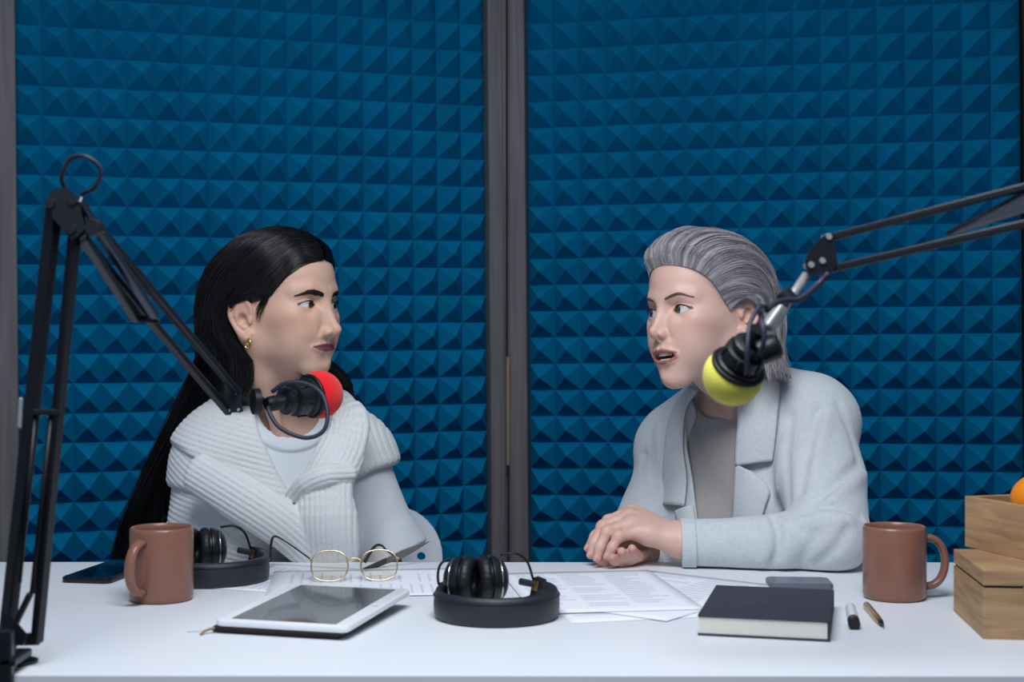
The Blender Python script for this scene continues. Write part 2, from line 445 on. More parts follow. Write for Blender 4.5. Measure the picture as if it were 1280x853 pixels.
M_paper = mat('paper_white', srgb(232, 234, 240), 0.9, spec=0.1)
M_ink = mat('pale_ink', srgb(206, 211, 224), 0.9, spec=0.05)
M_cover = mat('charcoal_cloth_cover', srgb(50, 54, 64), 0.7, bump=0.3, bscale=900, noise=0.06, nscale=40)
M_pages = mat('cream_pages', srgb(226, 220, 210), 0.85, noise=0.05, nscale=60, stretch=(1, 1, 60))
M_oak = wood_mat('oak_veneer', srgb(158, 122, 88), srgb(190, 154, 114), 0.55, axis=(1.5, 1.5, 16), scale=7)
M_slot = mat('dark_slot', srgb(40, 28, 20), 0.9)
M_orange = mat('orange_peel', srgb(240, 140, 20), 0.45, bump=0.5, bscale=260, noise=0.05, nscale=25)

def mug(px, pyb, handle_ang, label):
    c = T(px, pyb); t = thing('mug', label, 'mug', c, 0, 'brown mugs on the table')
    R, H = 0.0395, 0.0925
    prof = [(0, 0.001), (R - .006, 0.0), (R - .002, .0015), (R, .006), (R, H - .004), (R - .0007, H - .0012), (R - .0022, H), (R - .004, H - .0015), (R - .0045, H - .006), (R - .0045, .010), (R - .010, .005), (0, .0045)]
    obj('cup', lathe(prof, 64), M_mug, t, angle=60)
    pts = []
    for k in range(25):
        a = math.radians(-88 + 176 * k / 24)
        pts.append((R - .002 + 0.0275 * max(0, math.cos(a)) ** 0.75, 0, 0.046 + 0.031 * math.sin(a)))
    bm = tube(pts, [0.0052] * 25, 12, sx=0.95, sy=1.35)
    bmesh.ops.rotate(bm, cent=(0, 0, 0), matrix=Matrix.Rotation(handle_ang, 3, 'Z'), verts=bm.verts)
    obj('handle', bm, M_mug, t, True)
    # coffee left in the cup
    obj('drink', lathe([(0, .05), (R - .0047, .05), (R - .0047, .046), (0, .046)], 40), mat('dark_coffee', srgb(40, 24, 18), 0.1), t)
    return t
mug(202, 750, math.radians(-112), 'brown glazed mug on the table beside the black phone')
mug(1118, 748, math.radians(2), 'brown glazed mug on the table beside the wooden boxes')

def frame_from(A, B, C):                # origin A, x towards B, y towards C (flattened to the table), returns matrix, width, depth
    x = (B - A); w_ = x.length; x.normalize(); y = (C - A); y = y - x * y.dot(x); d_ = y.length; y.normalize()
    z = x.cross(y); M = Matrix((x, y, z)).transposed().to_4x4(); M.translation = A; return M, w_, d_

# ---- phones
def phone(A, B, C, w_, d_, th, label, body, glass):
    M, _, _ = frame_from(A, B, C)
    t = thing('phone', label, 'phone', M.translation); M2 = M.copy(); M2.translation = (0, 0, 0)
    obj('phone_body', prism(rrect(w_, d_, .009, 5, w_ / 2, d_ / 2), 0.0, th, M2, bev=.0015), body, t, angle=40)
    obj('screen', prism(rrect(w_ - .004, d_ - .004, .008, 5, w_ / 2, d_ / 2), th, th + .0005, M2), glass, t)
    cb = bmesh.new()
    for k in range(3): bm_lathe(cb, [(0, 0), (.0006, 0), (.0006, .0006), (0, .0006)], 8, M2 @ Matrix.Translation((w_, .02 + .004 * k, th * .5)) @ Matrix.Rotation(math.pi / 2, 4, 'Y'))
    obj('speaker_hole', cb, M_dark, t)
    return t
A = T(75, 729); B = T(141, 731); C = T(112, 702)
phone(A, B, C, 0.071, 0.150, 0.0078, 'black phone lying screen up behind the mug', mat('phone_black', srgb(18, 19, 22), 0.3), M_glassblk)
A = T(962, 737); B = T(1038, 738); C = T(966, 727)
phone(A, B, C, 0.084, 0.060, 0.007, 'grey phone lying behind the charcoal book', mat('phone_grey', srgb(92, 98, 110), 0.4), mat('grey_glass', srgb(84, 90, 102), 0.25))

# ---- book
ba = math.radians(-14.0); A = T(872, 795); bw, bd, bh = .1435, .198, .0235
M = Matrix.Rotation(ba, 4, 'Z')
bk = thing('book', 'closed hardback book with plain charcoal cover, cream pages towards the table edge', 'book', A)
obj('cover', box((bw / 2, bd / 2, bh - .0015), (bw, bd, .003), bev=.0007).copy() if False else bm_box(bm_box(bm_box(bmesh.new(), (bw / 2, bd / 2, bh - .0014), (bw, bd, .0028), bev=.0009), (bw / 2, bd / 2, .0014), (bw, bd, .0028), bev=.0009), (bw - .0014, bd / 2, bh / 2), (.0028, bd, bh - .0005), bev=.0009), M_cover, bk)
bk.children[0].matrix_local = M
pg = obj('page_block', box((bw / 2 - .001, bd / 2, bh / 2), (bw - .004, bd - .003, bh - .0054)), M_pages, bk); pg.matrix_local = M
rows = bmesh.new()
for (u0, u1, v) in ((.22, .78, .42), (.30, .70, .36)):
    bm_box(rows, ((u0 + u1) / 2 * bw, v * bd, bh + .0001), ((u1 - u0) * bw, .004, .0003))
em = obj('embossed_line', rows, mat('cover_emboss', srgb(58, 62, 73), 0.6), bk); em.matrix_local = M

# ---- marker and pen
A = T(1068, 788); B = T(1061, 757); A.z += .006; B.z += .006
mk = thing('marker', 'short white marker with black cap beside the book', 'marker', A); L = (B - A).length; D = (B - A).normalized()
Mk = align((0, 0, 0), D)
obj('cap', lathe([(0, 0), (.0062, 0), (.0068, .002), (.0068, .026), (.006, .0275), (0, .0275)], 24, Mk), M_blk, mk, angle=40)
obj('barrel', lathe([(0, .027), (.0060, .027), (.0060, .105), (.005, .108), (0, .108)], 24, Mk), M_white, mk, angle=40)
A = T(1104.5, 787); B = T(1078, 755); A.z += .0042; B.z += .0042
pn = thing('pen', 'slim gold ballpoint pen lying beside the white marker', 'pen', A); D = (B - A).normalized(); Mk = align((0, 0, 0), D)
obj('barrel', lathe([(.0012, .010), (.0036, .022), (.0042, .05), (.0042, .125), (.003, .130), (0, .130)], 20, Mk), M_gold, pn, angle=40)
obj('tip', lathe([(0, 0), (.0006, 0.0), (.0014, .010), (.0028, .014), (.0033, .0215), (0, .022)], 16, Mk), M_blk, pn, angle=40)
obj('clip', box((0, 0, 0), (.0022, .001, .032)), M_gold, pn).matrix_local = Mk @ Matrix.Translation((.0, .0046, .10))

# ---- sheets of paper
def sheet(cx, cy, rz, label, lift, cols, rows_, group=None, curl=0.0):
    w_, h_ = 0.21, 0.297
    t = thing('paper_sheet', label, 'paper', (cx, cy, TABLE_Z + lift), rz, group)
    V = []; F = []; n = 12
    for j in range(n + 1):
        for i in range(n + 1):
            x = (i / n - .5) * w_; y = (j / n - .5) * h_; z = curl * max(0, (i / n - .6)) ** 2 * max(0, .35 - j / n) * 30
            V.append((x, y, z + .0003))
    for j in range(n):
        for i in range(n): F.append((j * (n + 1) + i, j * (n + 1) + i + 1, (j + 1) * (n + 1) + i + 1, (j + 1) * (n + 1) + i))
    o = pyobj('sheet', V, F, M_paper, t)
    md = o.modifiers.new('thick', 'SOLIDIFY'); md.thickness = .00025; md.offset = 1
    r = random.Random(int(cx * 1000)); bm = bmesh.new()
    for q in range(rows_):
        y = .12 - q * .24 / rows_
        for c_ in range(cols):
            if r.random() < .12: continue
            x0 = -.09 + c_ * .18 / cols; ln = (.18 / cols) * r.uniform(.45, .92)
            bm_box(bm, (x0 + ln / 2, y, .0008), (ln, .0032, .00012))
    obj('printed_lines', bm, M_ink, t)
    return t
p0 = T(775, 742)
sheet(p0.x - .005, p0.y - .030, math.radians(14), 'printed sheet of paper lying beside the headphones, partly under another', .0001, 2, 16)
sheet(p0.x + .048, p0.y - .010, math.radians(-38), 'tilted printed sheet lying between the papers and the book', .0012, 2, 16)
sheet(p0.x - .030, p0.y + .010, math.radians(8), 'printed sheet lying behind the headphones under other papers', .0022, 3, 18)
p1 = T(415, 724)
sheet(p1.x + .0, p1.y - .02, math.radians(70), 'printed sheet of paper lying under the eyeglasses', .0001, 3, 20)
sheet(p1.x + .07, p1.y - .035, math.radians(96), 'printed sheet half under the tablet beside the eyeglasses', .0012, 2, 18)

# ---- tablet in its folio case
A = T(267, 775, .016); B = T(428, 781, .016); C = T(352, 729, .022); Dd = T(506, 739, .022)
X = ((B - A) + (Dd - C)).normalized(); 
tw = ((B - A).length + (Dd - C).length) / 2; 
M, _, td = frame_from(A, A + X * tw, C + (Dd - B - (C - A)) * 0.5)
tbm = thing('tablet', 'white-edged tablet with dark reflective screen propped on its open case', 'tablet', M.translation); M2 = M.copy(); M2.translation = (0, 0, 0)
td = (C - A).length
obj('tablet_body', prism(rrect(tw, td, .009, 5, tw / 2, td / 2), -.0072, 0, M2, bev=.0018), M_white, tbm, angle=40)
obj('screen', prism(rrect(tw - .034, td - .020, .001, 1, tw / 2, td / 2), 0, .0004, M2), mat('tablet_screen', srgb(58, 62, 68), 0.05, spec=0.8), tbm)
obj('home_button', lathe([(0, 0), (.0045, 0), (.0045, .0005), (0, .0006)], 20, M2 @ Matrix.Translation((tw - .008, td / 2, 0))), mat('button_grey', srgb(205, 208, 212), .3), tbm)
cs = bmesh.new(); bm_box(cs, (tw * .47, td * .49, -.0092), (tw * .97, td * .95, .0036), bev=.001); bm_box(cs, (tw * .44, td * .50, -.0132), (tw * .95, td * .94, .0036), bev=.001)
cs_o = obj('folio_case', cs, mat('dark_case', srgb(52, 48, 44), 0.75), tbm, label='dark folded case under the tablet'); cs_o.matrix_local = M2
cord = catmull([(-.001, .004, -.010), (-.008, -.004, -.012), (-.010, -.012, -.0148)], 6)
o = obj('ribbon', tube(cord, .0016, 8), mat('tan_cord', srgb(150, 116, 90), .8), tbm, True); o.matrix_local = M2
cord = catmull([(-.002, .005, -.012), (-.016, .004, -.014), (-.032, -.001, -.0151)], 6)
o = obj('thread', tube(cord, .0006, 6), mat('pale_thread', srgb(205, 200, 190), .8), tbm, True); o.matrix_local = M2

# ---- headphones
def headphones(c, rz, label):
    t = thing('headphones', label, 'headphones', c, rz, 'black headphones on the table')
    # headband: a padded strap standing on its edge, open towards the back
    R = .069; hb = .017; n = 48; bm = bmesh.new(); rings = []
    sec = [(-.0045, -hb + .004), (-.0015, -hb), (.003, -hb + .001), (.0052, -hb + .006), (.0058, 0), (.0052, hb - .006), (.003, hb - .001), (-.0015, hb), (-.0045, hb - .004), (-.006, 0)]
    for k in range(n + 1):
        a = math.radians(-215 + 250 * k / n); e = min(1, 5 * min(k, n - k) / n + .35)
        tilt = 0.012 * max(0, math.sin(a)) 
        ring = []
        for (dr, dz) in sec:
            rr = R + dr; ring.append(bm.verts.new((rr * math.cos(a) * (1 if a < 0 or True else 1), rr * math.sin(a) * .95, hb + dz * (0.62 + .38 * e) + tilt)))
        rings.append(ring)
    for i in range(n):
        for k in range(len(sec)): bm.faces.new((rings[i][k], rings[i][(k + 1) % len(sec)], rings[i + 1][(k + 1) % len(sec)], rings[i + 1][k]))
    bm.faces.new(rings[0][::-1]); bm.faces.new(rings[-1]); bmesh.ops.recalc_face_normals(bm, faces=bm.faces)
    obj('headband', bm, M_leather, t, True)
    seam = [((R + .0058) * math.cos(math.radians(-200 + 220 * k / 40)), (R + .0058) * math.sin(math.radians(-200 + 220 * k / 40)) * .95, 2 * hb - .0065) for k in range(41)]
    obj('seam', tube(seam, .0007, 5), M_blk, t, True)
    # two ear cups, axes along x, facing each other
    for s, cx, cy in ((-1, -.046, .024), (1, -.004, .030)):
        ax = -s
        Mc = Matrix.Translation((cx, cy, .0395)) @ Matrix.Rotation(math.radians(14 * s), 4, 'Z') @ Matrix.Rotation(math.radians(90 * ax), 4, 'Y')
        cup = obj('ear_cup', lathe([(0, -.016), (.014, -.0155), (.021, -.012), (.0255, -.007), (.0275, -.002), (.029, .002), (.029, .005), (.0255, .006), (.0255, .009), (0, .009)], 40, Mc), M_blk, t, angle=50)
        cu = bmesh.new(); nn = 72; prof = [(.012, .008), (.0125, .017), (.016, .0205), (.0235, .0205), (.0285, .017), (.0295, .012), (.0285, .008)]
        rr_ = []
        for k in range(nn):
            a = 2 * math.pi * k / nn; wv = 1 + .012 * math.cos(a * 24)
            rr_.append([cu.verts.new(Mc @ Vector((r_ * (wv if r_ > .02 else 1) * math.cos(a), r_ * (wv if r_ > .02 else 1) * math.sin(a), z_))) for r_, z_ in prof])
        for k in range(nn):
            for q in range(len(prof)): cu.faces.new((rr_[k][q], rr_[k][(q + 1) % len(prof)], rr_[(k + 1) % nn][(q + 1) % len(prof)], rr_[(k + 1) % nn][q]))
        bmesh.ops.recalc_face_normals(cu, faces=cu.faces)
        obj('ear_cushion', cu, M_cushion, t, True)
        ring = [Mc @ Vector((.0262 * math.cos(2 * math.pi * k / 40), .0262 * math.sin(2 * math.pi * k / 40), -.0055)) for k in range(40)]
        obj('trim_ring', tube(ring, .0009, 6, closed=True), M_chrome, cup, True)
        piv = Mc @ Vector((.0, .0295, .001))
    # wire yokes from each cup to the band ends
    yk = catmull([(.004, .034, .0685), (.022, .034, .070), (.036, .040, .060), (.043, .046, .040), (.046, .050, .026)], 8)
    obj('yoke_wire', tube(yk, .0016, 8), M_blkmat, t, True)
    yk = catmull([(-.056, .026, .066), (-.068, .024, .058), (-.071, .026, .040), (-.066, .030, .024)], 8)
    obj('yoke_wire', tube(yk, .0016, 8), M_blkmat, t, True)
    obj('slider', box((.050, .047, .026), (.014, .012, .026), Euler((0, .25, -.6)), .002), M_blk, t, angle=30)
    obj('slider', box((-.062, .034, .024), (.012, .012, .024), Euler((0, -.25, .5)), .002), M_blk, t, angle=30)
    hg = obj('hinge_pin', tube([(.028, .036, .036), (.045, .045, .031)], .0042, 12), mat('ribbed_rubber', srgb(44, 48, 56), .5), t, angle=40)
    obj('gold_plate', box((.047, .0405, .030), (.006, .0012, .012), Euler((0, .25, -.6)), .0004), M_gold, t)
    cc = catmull([(-.03, .045, .012), (-.01, .052, .008), (.02, .05, .010), (.04, .046, .016)], 8)
    obj('cable', tube(cc, .0014, 8), M_blkmat, t, True)
    return t
headphones(Vector((T(620, 787).x, T(620, 787).y + .072, TABLE_Z)), math.radians(0), 'black headphones lying between the tablet and the papers')
headphones(Vector((T(253, 738).x, T(253, 738).y + .074, TABLE_Z)), math.radians(4), 'black headphones lying behind the brown mug')

# ---- eyeglasses standing on the paper
g0 = T(443, 729); gl = thing('eyeglasses', 'thin gold-rimmed eyeglasses with rounded square lenses, resting open on papers', 'eyeglasses', (g0.x, g0.y, TABLE_Z + .0022), math.radians(6))
M_lens = mat('lens', (1, .94, .84, 1), 0.02, trans=1.0, ior=1.05, spec=0.5)
M_temple = mat('brown_temple', srgb(48, 42, 42), .35)
tiltM = Matrix.Rotation(math.radians(-20), 4, 'X')
for s in (-1, 1):
    Ms = tiltM @ Matrix.Translation((s * .0335, 0, .0215)) @ Matrix.Rotation(math.radians(90), 4, 'X') @ Matrix.Rotation(math.radians(0), 4, 'Z')
    out = [(.0245 * math.copysign(abs(math.cos(a)) ** .78, math.cos(a)), .0208 * math.copysign(abs(math.sin(a)) ** .78, math.sin(a))) for a in [2 * math.pi * k / 56 for k in range(56)]]
    rim = obj('rim', tube([Ms @ Vector((x, y, 0)) for x, y in out], .0010, 10, closed=True), mat('pale_gold', srgb(214, 196, 166), .25, metal=1.0), gl, True)
    obj('lens', prism([(x * .985, y * .985) for x, y in out], -.0006, .0006, Ms), M_lens, gl)
    obj('nose_pad', lathe([(0, -.001), (.002, -.0008), (.0026, 0), (.002, .0008), (0, .001)], 12, tiltM @ Matrix.Translation((s * .009, .007, .018)) @ Matrix.Rotation(1.2 * s, 4, 'Y') @ Matrix.Scale(1.8, 4, (1, 0, 0))), mat('nose_pad', srgb(225, 220, 214), .2), gl, True)
    obj('pad_arm', tube(catmull([tiltM @ Vector((s * .011, 0, .026)), tiltM @ Vector((s * .008, .005, .024)), tiltM @ Vector((s * .009, .007, .018))], 5), .0005, 6), M_gold, gl, True)
obj('bridge', tube(catmull([tiltM @ Vector((-.0095, 0, .027)), tiltM @ Vector((-.004, 0, .031)), tiltM @ Vector((.004, 0, .031)), tiltM @ Vector((.0095, 0, .027))], 6), .0011, 8), M_gold, gl, True)
hl = tiltM @ Vector((-.0585, 0, .030)); hr = tiltM @ Vector((.0585, 0, .030))
for hh in (hl, hr): obj('hinge', box(hh + Vector((0, .002, 0)), (.004, .006, .004), bev=.0008), M_gold, gl)
lt = catmull([hl + Vector((0, .004, 0)), hl + Vector((-.030, .06, .012)), hl + Vector((-.052, .105, .018)), hl + Vector((-.060, .118, .010)), hl + Vector((-.062, .122, -.020))], 8)
obj('temple', tube(lt, [.0011] * 12 + [.0013 + .0011 * k / 20 for k in range(len(lt) - 12)], 8), M_temple, gl, True)
rt = catmull([hr + Vector((0, .004, 0)), hr + Vector((-.012, .035, .004)), hr + Vector((-.022, .060, .010)), hr + Vector((-.032, .064, .006)), hr + Vector((-.045, .060, -.014))], 8)
obj('temple', tube(rt, [.0011] * 10 + [.0013 + .0014 * k / 22 for k in range(len(rt) - 10)], 8), M_temple, gl, True)
# pointed grey blade lying behind the right lens
B0 = P(492, 697, 2.06); B1 = P(537, 677, 2.085); ax = (B1 - B0); Lb = ax.length
lo = thing('letter_opener', 'grey-brown pointed blade lying at a slant beside the eyeglasses', 'letter opener', B0)
Mx = Matrix.Identity(4); xx = ax.normalized(); yy = Vector((0, -.75, .66)); yy = (yy - xx * yy.dot(xx)).normalized(); zz = xx.cross(yy)
Mx = Matrix((xx, yy, zz)).transposed().to_4x4()
obj('blade', prism([(-.012, -.008), (Lb * .25, -.0115), (Lb * .6, -.008), (Lb, 0), (Lb * .6, .0055), (Lb * .2, .0085), (-.012, .006)], -.0008, .0008, Mx, bev=.0004), mat('blade_grey', srgb(120, 114, 112), .45, metal=.3), lo)
obj('handle', prism([(-.05, -.005), (-.012, -.006), (-.012, .005), (-.05, .0045)], -.0018, .0018, Mx, bev=.0006), M_temple, lo)

# ---- wooden boxes and the fruit
A = T(1229, 799.5); C = T(1192, 764.5)
lowY = (C - A); ang = math.atan2(-lowY.x, lowY.y); dp = lowY.length
b1 = thing('wooden_box', 'low oak box with a lid groove, the lower of two stacked boxes', 'box', A, ang); H1 = .0755
obj('box_body', box((.12, dp / 2, .028), (.24, dp, .056), bev=.0008), M_oak, b1)
obj('groove', box((.12, dp / 2, .0575), (.236, dp - .004, .0034)), M_slot, b1)
obj('lid', box((.12, dp / 2, .0672), (.24, dp, .0166), bev=.0008), M_oak, b1)
obj('catch', tube([(.042, -.001, .0575), (.048, -.001, .0575)], .0015, 8), M_gold, b1)
zt = H1
A2 = T(1206, 683.5, zt); C2 = T(1280, 700.3, zt); dv = (C2 - A2); ang2 = math.atan2(dv.x, -dv.y)
b2 = thing('wooden_tray_box', 'open oak box standing on the lower box, holding the orange', 'box', A2 + Vector((0, 0, .0003)), ang2); Lx, Ly, hh, th = .20, .135, .0615, .009
obj('side_panel', box((th / 2, -Ly / 2, hh / 2), (th, Ly, hh), bev=.0006), M_oak, b2)
obj('side_panel', box((Lx - th / 2, -Ly / 2, hh / 2), (th, Ly, hh), bev=.0006), M_oak, b2)
obj('end_panel', box((Lx / 2, -th / 2, hh / 2), (Lx - 2 * th, th, hh), bev=.0006), M_oak, b2)
obj('end_panel', box((Lx / 2, -Ly + th / 2, hh / 2), (Lx - 2 * th, th, hh), bev=.0006), M_oak, b2)
obj('bottom', box((Lx / 2, -Ly / 2, .004), (Lx - 2 * th, Ly - 2 * th, .008)), M_oak, b2)
obj('lining', box((Lx / 2, -Ly / 2, .026), (Lx - 2 * th - .001, Ly - 2 * th - .001, .004)), mat('navy_lining', srgb(40, 44, 60), .8), b2)
oc = b2.matrix_world
def orange(lc, r, label):
    Mb = Matrix.Translation(b2.location) @ Matrix.Rotation(ang2, 4, 'Z'); c = Mb @ Vector(lc)
    t = thing('orange', label, 'orange', c, .4)
    prof = [(0, -r * .95)] + [(r * math.cos(a), r * .95 * math.sin(a)) for a in [math.radians(-80 + 10 * k) for k in range(16)]] + [(r * .10, r * .925), (0, r * .90)]
    obj('peel', lathe(prof, 40), M_orange, t, True)
    obj('stem', lathe([(0, 0), (.0028, 0), (.002, .002), (0, .0025)], 8, Matrix.Translation((0, 0, r * .9))), mat('stem_green', srgb(96, 110, 60), .8), t)
    return t
orange((.060, -.062, .0605), .0335, 'orange lying in the open wooden box')
# ================================================================ microphone arms and microphones
M_arm = mat('black_painted_steel', srgb(24, 26, 32), 0.36, spec=0.5)
M_cable = mat('dark_cable', srgb(38, 42, 58), 0.5)
M_red = mat('red_foam', srgb(226, 28, 34), 0.95, spec=0.05, sheen=0.2, bump=0.5, bscale=900)
M_yel = mat('yellow_foam', srgb(240, 230, 92), 0.95, spec=0.05, sheen=0.2, bump=0.5, bscale=900)
def bar(nm, A, B, w_, m, parent, o, h_=None, bev=.0015, label=None):
    A = Vector(A) - o; B = Vector(B) - o; L = (B - A).length; M = align(A, B)
    ob = obj(nm, box((0, 0, L / 2), (w_, h_ or w_, L), bev=bev), m, parent, label=label); ob.matrix_local = M; return ob
def rod(nm, pts, r, m, parent, o, seg=12): return obj(nm, tube([Vector(p) - o for p in pts], r, seg), m, parent, True)
def plate(nm, pts, th, m, parent, o):
    """flat bracket: outline points in space (nearly planar), given a thickness"""
    pts = [Vector(p) - o for p in pts]; c = sum(pts, Vector()) / len(pts)
    n = Vector()
    for i in range(len(pts)): n += (pts[i] - c).cross(pts[(i + 1) % len(pts)] - c)
    n.normalize(); bm = bmesh.new()
    a = [bm.verts.new(p + n * th / 2) for p in pts]; b = [bm.verts.new(p - n * th / 2) for p in pts]; k = len(pts)
    bm.faces.new(a); bm.faces.new(b[::-1])
    for i in range(k): bm.faces.new((a[i], b[i], b[(i + 1) % k], a[(i + 1) % k]))
    bmesh.ops.recalc_face_normals(bm, faces=bm.faces)
    return obj(nm, bm, m, parent)
def pin(nm, p, r, L, m, parent, o, axis=(0, 1, 0)):
    M = align(Vector(p) - o - Vector(axis) * L / 2, Vector(p) - o + Vector(axis) * L / 2)
    return obj(nm, lathe([(0, 0), (r * .85, 0), (r, L * .1), (r, L * .9), (r * .85, L), (0, L)], 20, M), m, parent, angle=40)

# ---- arm on the left, holding the red microphone
base = T(26, 829); o = Vector((base.x, base.y, TABLE_Z)); d0 = base.y
ar = thing('boom_stand', 'black scissor microphone boom stand clamped to the table, holding the red-foam microphone', 'boom stand', o, 0, 'microphone boom stands')
obj('clamp_pad', lathe([(0, 0), (.019, 0), (.019, .003), (.010, .006), (0, .007)], 28, Matrix.Translation((-.002, 0, 0))), M_arm, ar, angle=40)
cx = (4 - 640) / FPX * (d0 - .06) - o.x
obj('clamp', bm_box(bm_box(bm_box(bmesh.new(), (cx, -.055, -.010), (.016, .012, .11), bev=.002), (cx + .004, -.036, .014), (.016, .050, .008), bev=.002), (cx + .010, -.025, -.055), (.024, .060, .010), bev=.002), M_arm, ar)
rod('clamp_screw', [o + Vector((cx + .03, -.012, -.09)), o + Vector((cx + .03, -.012, -.026))], .005, M_arm, ar, o)
rod('pivot_post', [P(9, 840, d0 - .04), P(9, 788, d0 - .02)], .009, M_arm, ar, o)
de = 1.40
bar('lower_bar', P(8, 800, d0 - .015), P(68, 258, de), .0125, M_arm, ar, o)
bar('lower_bar', P(46, 803, d0 - .015), P(94, 285, de), .0100, M_arm, ar, o)
bar('foot_bracket', P(2, 800, d0 - .012), P(50, 799, d0 - .012), .008, M_arm, ar, o, .012)
bar('cross_link', P(38, 515, 1.41), P(78, 516, 1.41), .007, M_arm, ar, o)
for (a, b) in (((44, 520), (24, 728)), ((64, 520), (40, 742))): rod('spring_rod', [P(*a, 1.412), P(*b, 1.418)], .0026, M_blkmat, ar, o)
bar('strut', P(38, 742, 1.415), P(12, 795, 1.42), .006, M_arm, ar, o)
plate('foot_plate', [P(4, 765, 1.412), P(14, 770, 1.412), P(34, 794, 1.412), P(30, 806, 1.412), P(2, 806, 1.412)], .003, M_arm, ar, o)
bar('cable_clip', P(26, 497, 1.395), P(24, 536, 1.395), .004, M_silver, ar, o)
for dy in (-.011, .011):
    plate('elbow_plate', [P(62, 240, de + dy), P(82, 234, de + dy), P(100, 248, de + dy), P(104, 290, de + dy), P(90, 300, de + dy), P(66, 272, de + dy)], .003, M_arm, ar, o)
for q in ((68, 256), (96, 252), (94, 288)): pin('pivot_pin', P(*q, de), .0055, .030, M_arm, ar, o)
pin('tension_knob', P(118, 285, de - .012), .0088, .016, M_arm, ar, o)
pin('knob_axle', P(106, 287, de - .006), .004, .02, M_arm, ar, o, (1, 0, 0))
dE = 1.80
bar('upper_bar', P(100, 258, de), P(299, 493, dE), .0085, M_arm, ar, o)
bar('upper_bar', P(88, 284, de), P(286, 516, dE), .0085, M_arm, ar, o)
bar('spring_cover', P(97, 249, de - .012), P(194, 396, 1.56), .0085, mat('steel_sheen', srgb(70, 76, 90), .25, metal=.7), ar, o)
bar('spring_cover', P(104, 296, de - .010), P(170, 400, 1.56), .0085, M_arm, ar, o)
bar('cover_bracket', P(163, 399, 1.562), P(200, 402, 1.562), .005, M_arm, ar, o)
plate('end_plate', [P(281, 478, dE - .008), P(300, 486, dE - .008), P(304, 515, dE - .008), P(283, 517, dE - .008)], .003, M_arm, ar, o)
plate('end_plate', [P(281, 478, dE + .008), P(300, 486, dE + .008), P(304, 515, dE + .008), P(283, 517, dE + .008)], .003, M_arm, ar, o)
for q in ((297, 491), (288, 513), (300, 512)): pin('rivet', P(*q, dE), .0022, .022, M_silver, ar, o)
rod('end_stem', [P(300, 503, dE), P(330, 502, dE)], .0055, M_arm, ar, o)
pin('mic_knob', P(320, 502, dE - .012), .0165, .010, M_blkmat, ar, o, (.9, .43, 0))
loop = catmull([P(84, 240, de), P(77, 222, de - .01), P(88, 199, de - .015), P(108, 196, de - .02), P(126, 212, de - .015), P(119, 234, de - .01), P(102, 246, de), P(108, 280, 1.405)], 8)
rod('cable_loop', loop, .0022, M_cable, ar, o, 8)
rod('arm_cable', catmull([P(104, 290, 1.42), P(180, 385, 1.585), P(270, 490, 1.77), P(300, 515, 1.815)], 6), .0019, M_cable, ar, o, 8)

def microphone(A, C, r, foam, label, name_group):
    """A: rear end of the body, C: centre of the foam ball, r: ball radius"""
    A = Vector(A); C = Vector(C); L = (C - A).length; s = r / .031
    t = thing('microphone', label, 'microphone', A, 0, name_group); M = align((0, 0, 0), C - A)
    B = L - r * .38                     # rim of the shock ring against the foam
    obj('connector', lathe([(0, 0), (.0085 * s, 0), (.0098 * s, .004 * s), (.0098 * s, B * .36), (.0085 * s, B * .38), (0, B * .38)], 28, M), M_blkmat, t, angle=40)
    obj('mic_body', lathe([(0, B * .34), (.013 * s, B * .34), (.0175 * s, B * .38), (.0185 * s, B * .46), (.0165 * s, B * .48), (.0165 * s, B * .53), (.0215 * s, B * .56), (.0225 * s, B * .78), (.0205 * s, B * .80), (.0205 * s, B * .84), (.0245 * s, B * .87), (.0255 * s, B), (0, B)], 40, M), M_blk, t, angle=40)
    prof = [(0, L - r * .80)] + [(r * math.cos(a), L + r * (math.sin(a) if a > 0 else .82 * math.sin(a))) for a in [math.radians(-84 + 6 * k) for k in range(29)]] + [(0, L + r)]
    obj('foam_windscreen', lathe(prof, 48, M), foam, t, True, label=name_group)
    obj('shock_ring', tube([M @ Vector((.0262 * s * math.cos(2 * math.pi * k / 40), .0262 * s * math.sin(2 * math.pi * k / 40), B * .97)) for k in range(40)], .0028 * s, 8, closed=True), M_blkmat, t, True)
    for k in range(6):
        a = 2 * math.pi * k / 6 + .3
        obj('grip_rib', tube([M @ Vector((.0222 * s * math.cos(a), .0222 * s * math.sin(a), B * .58)), M @ Vector((.0232 * s * math.cos(a), .0232 * s * math.sin(a), B * .77))], .0014 * s, 6), M_blkmat, t, True)
    return t, M
A = P(334, 506, 1.785); C = P(399, 493.5, 1.845)
mr, Mm = microphone(A, C, .0312, M_red, 'black microphone with red foam windscreen in front of the black-haired person', 'red foam ball')
rod('cable', catmull([A + Vector((.004, 0, -.002)), P(336, 514, 1.775), P(350, 535, 1.765), P(380, 547.5, 1.76), P(402, 541, 1.76), P(409.5, 522, 1.765), P(403, 494, 1.775), P(383, 480, 1.785), P(358, 479, 1.79), P(340, 490, 1.795)], 8), .0028, M_cable, mr, A, 10)
obj('cable_plug', tube([(0, 0, 0), (.018, .012, .003)], .0075, 16), M_blkmat, mr, angle=40)

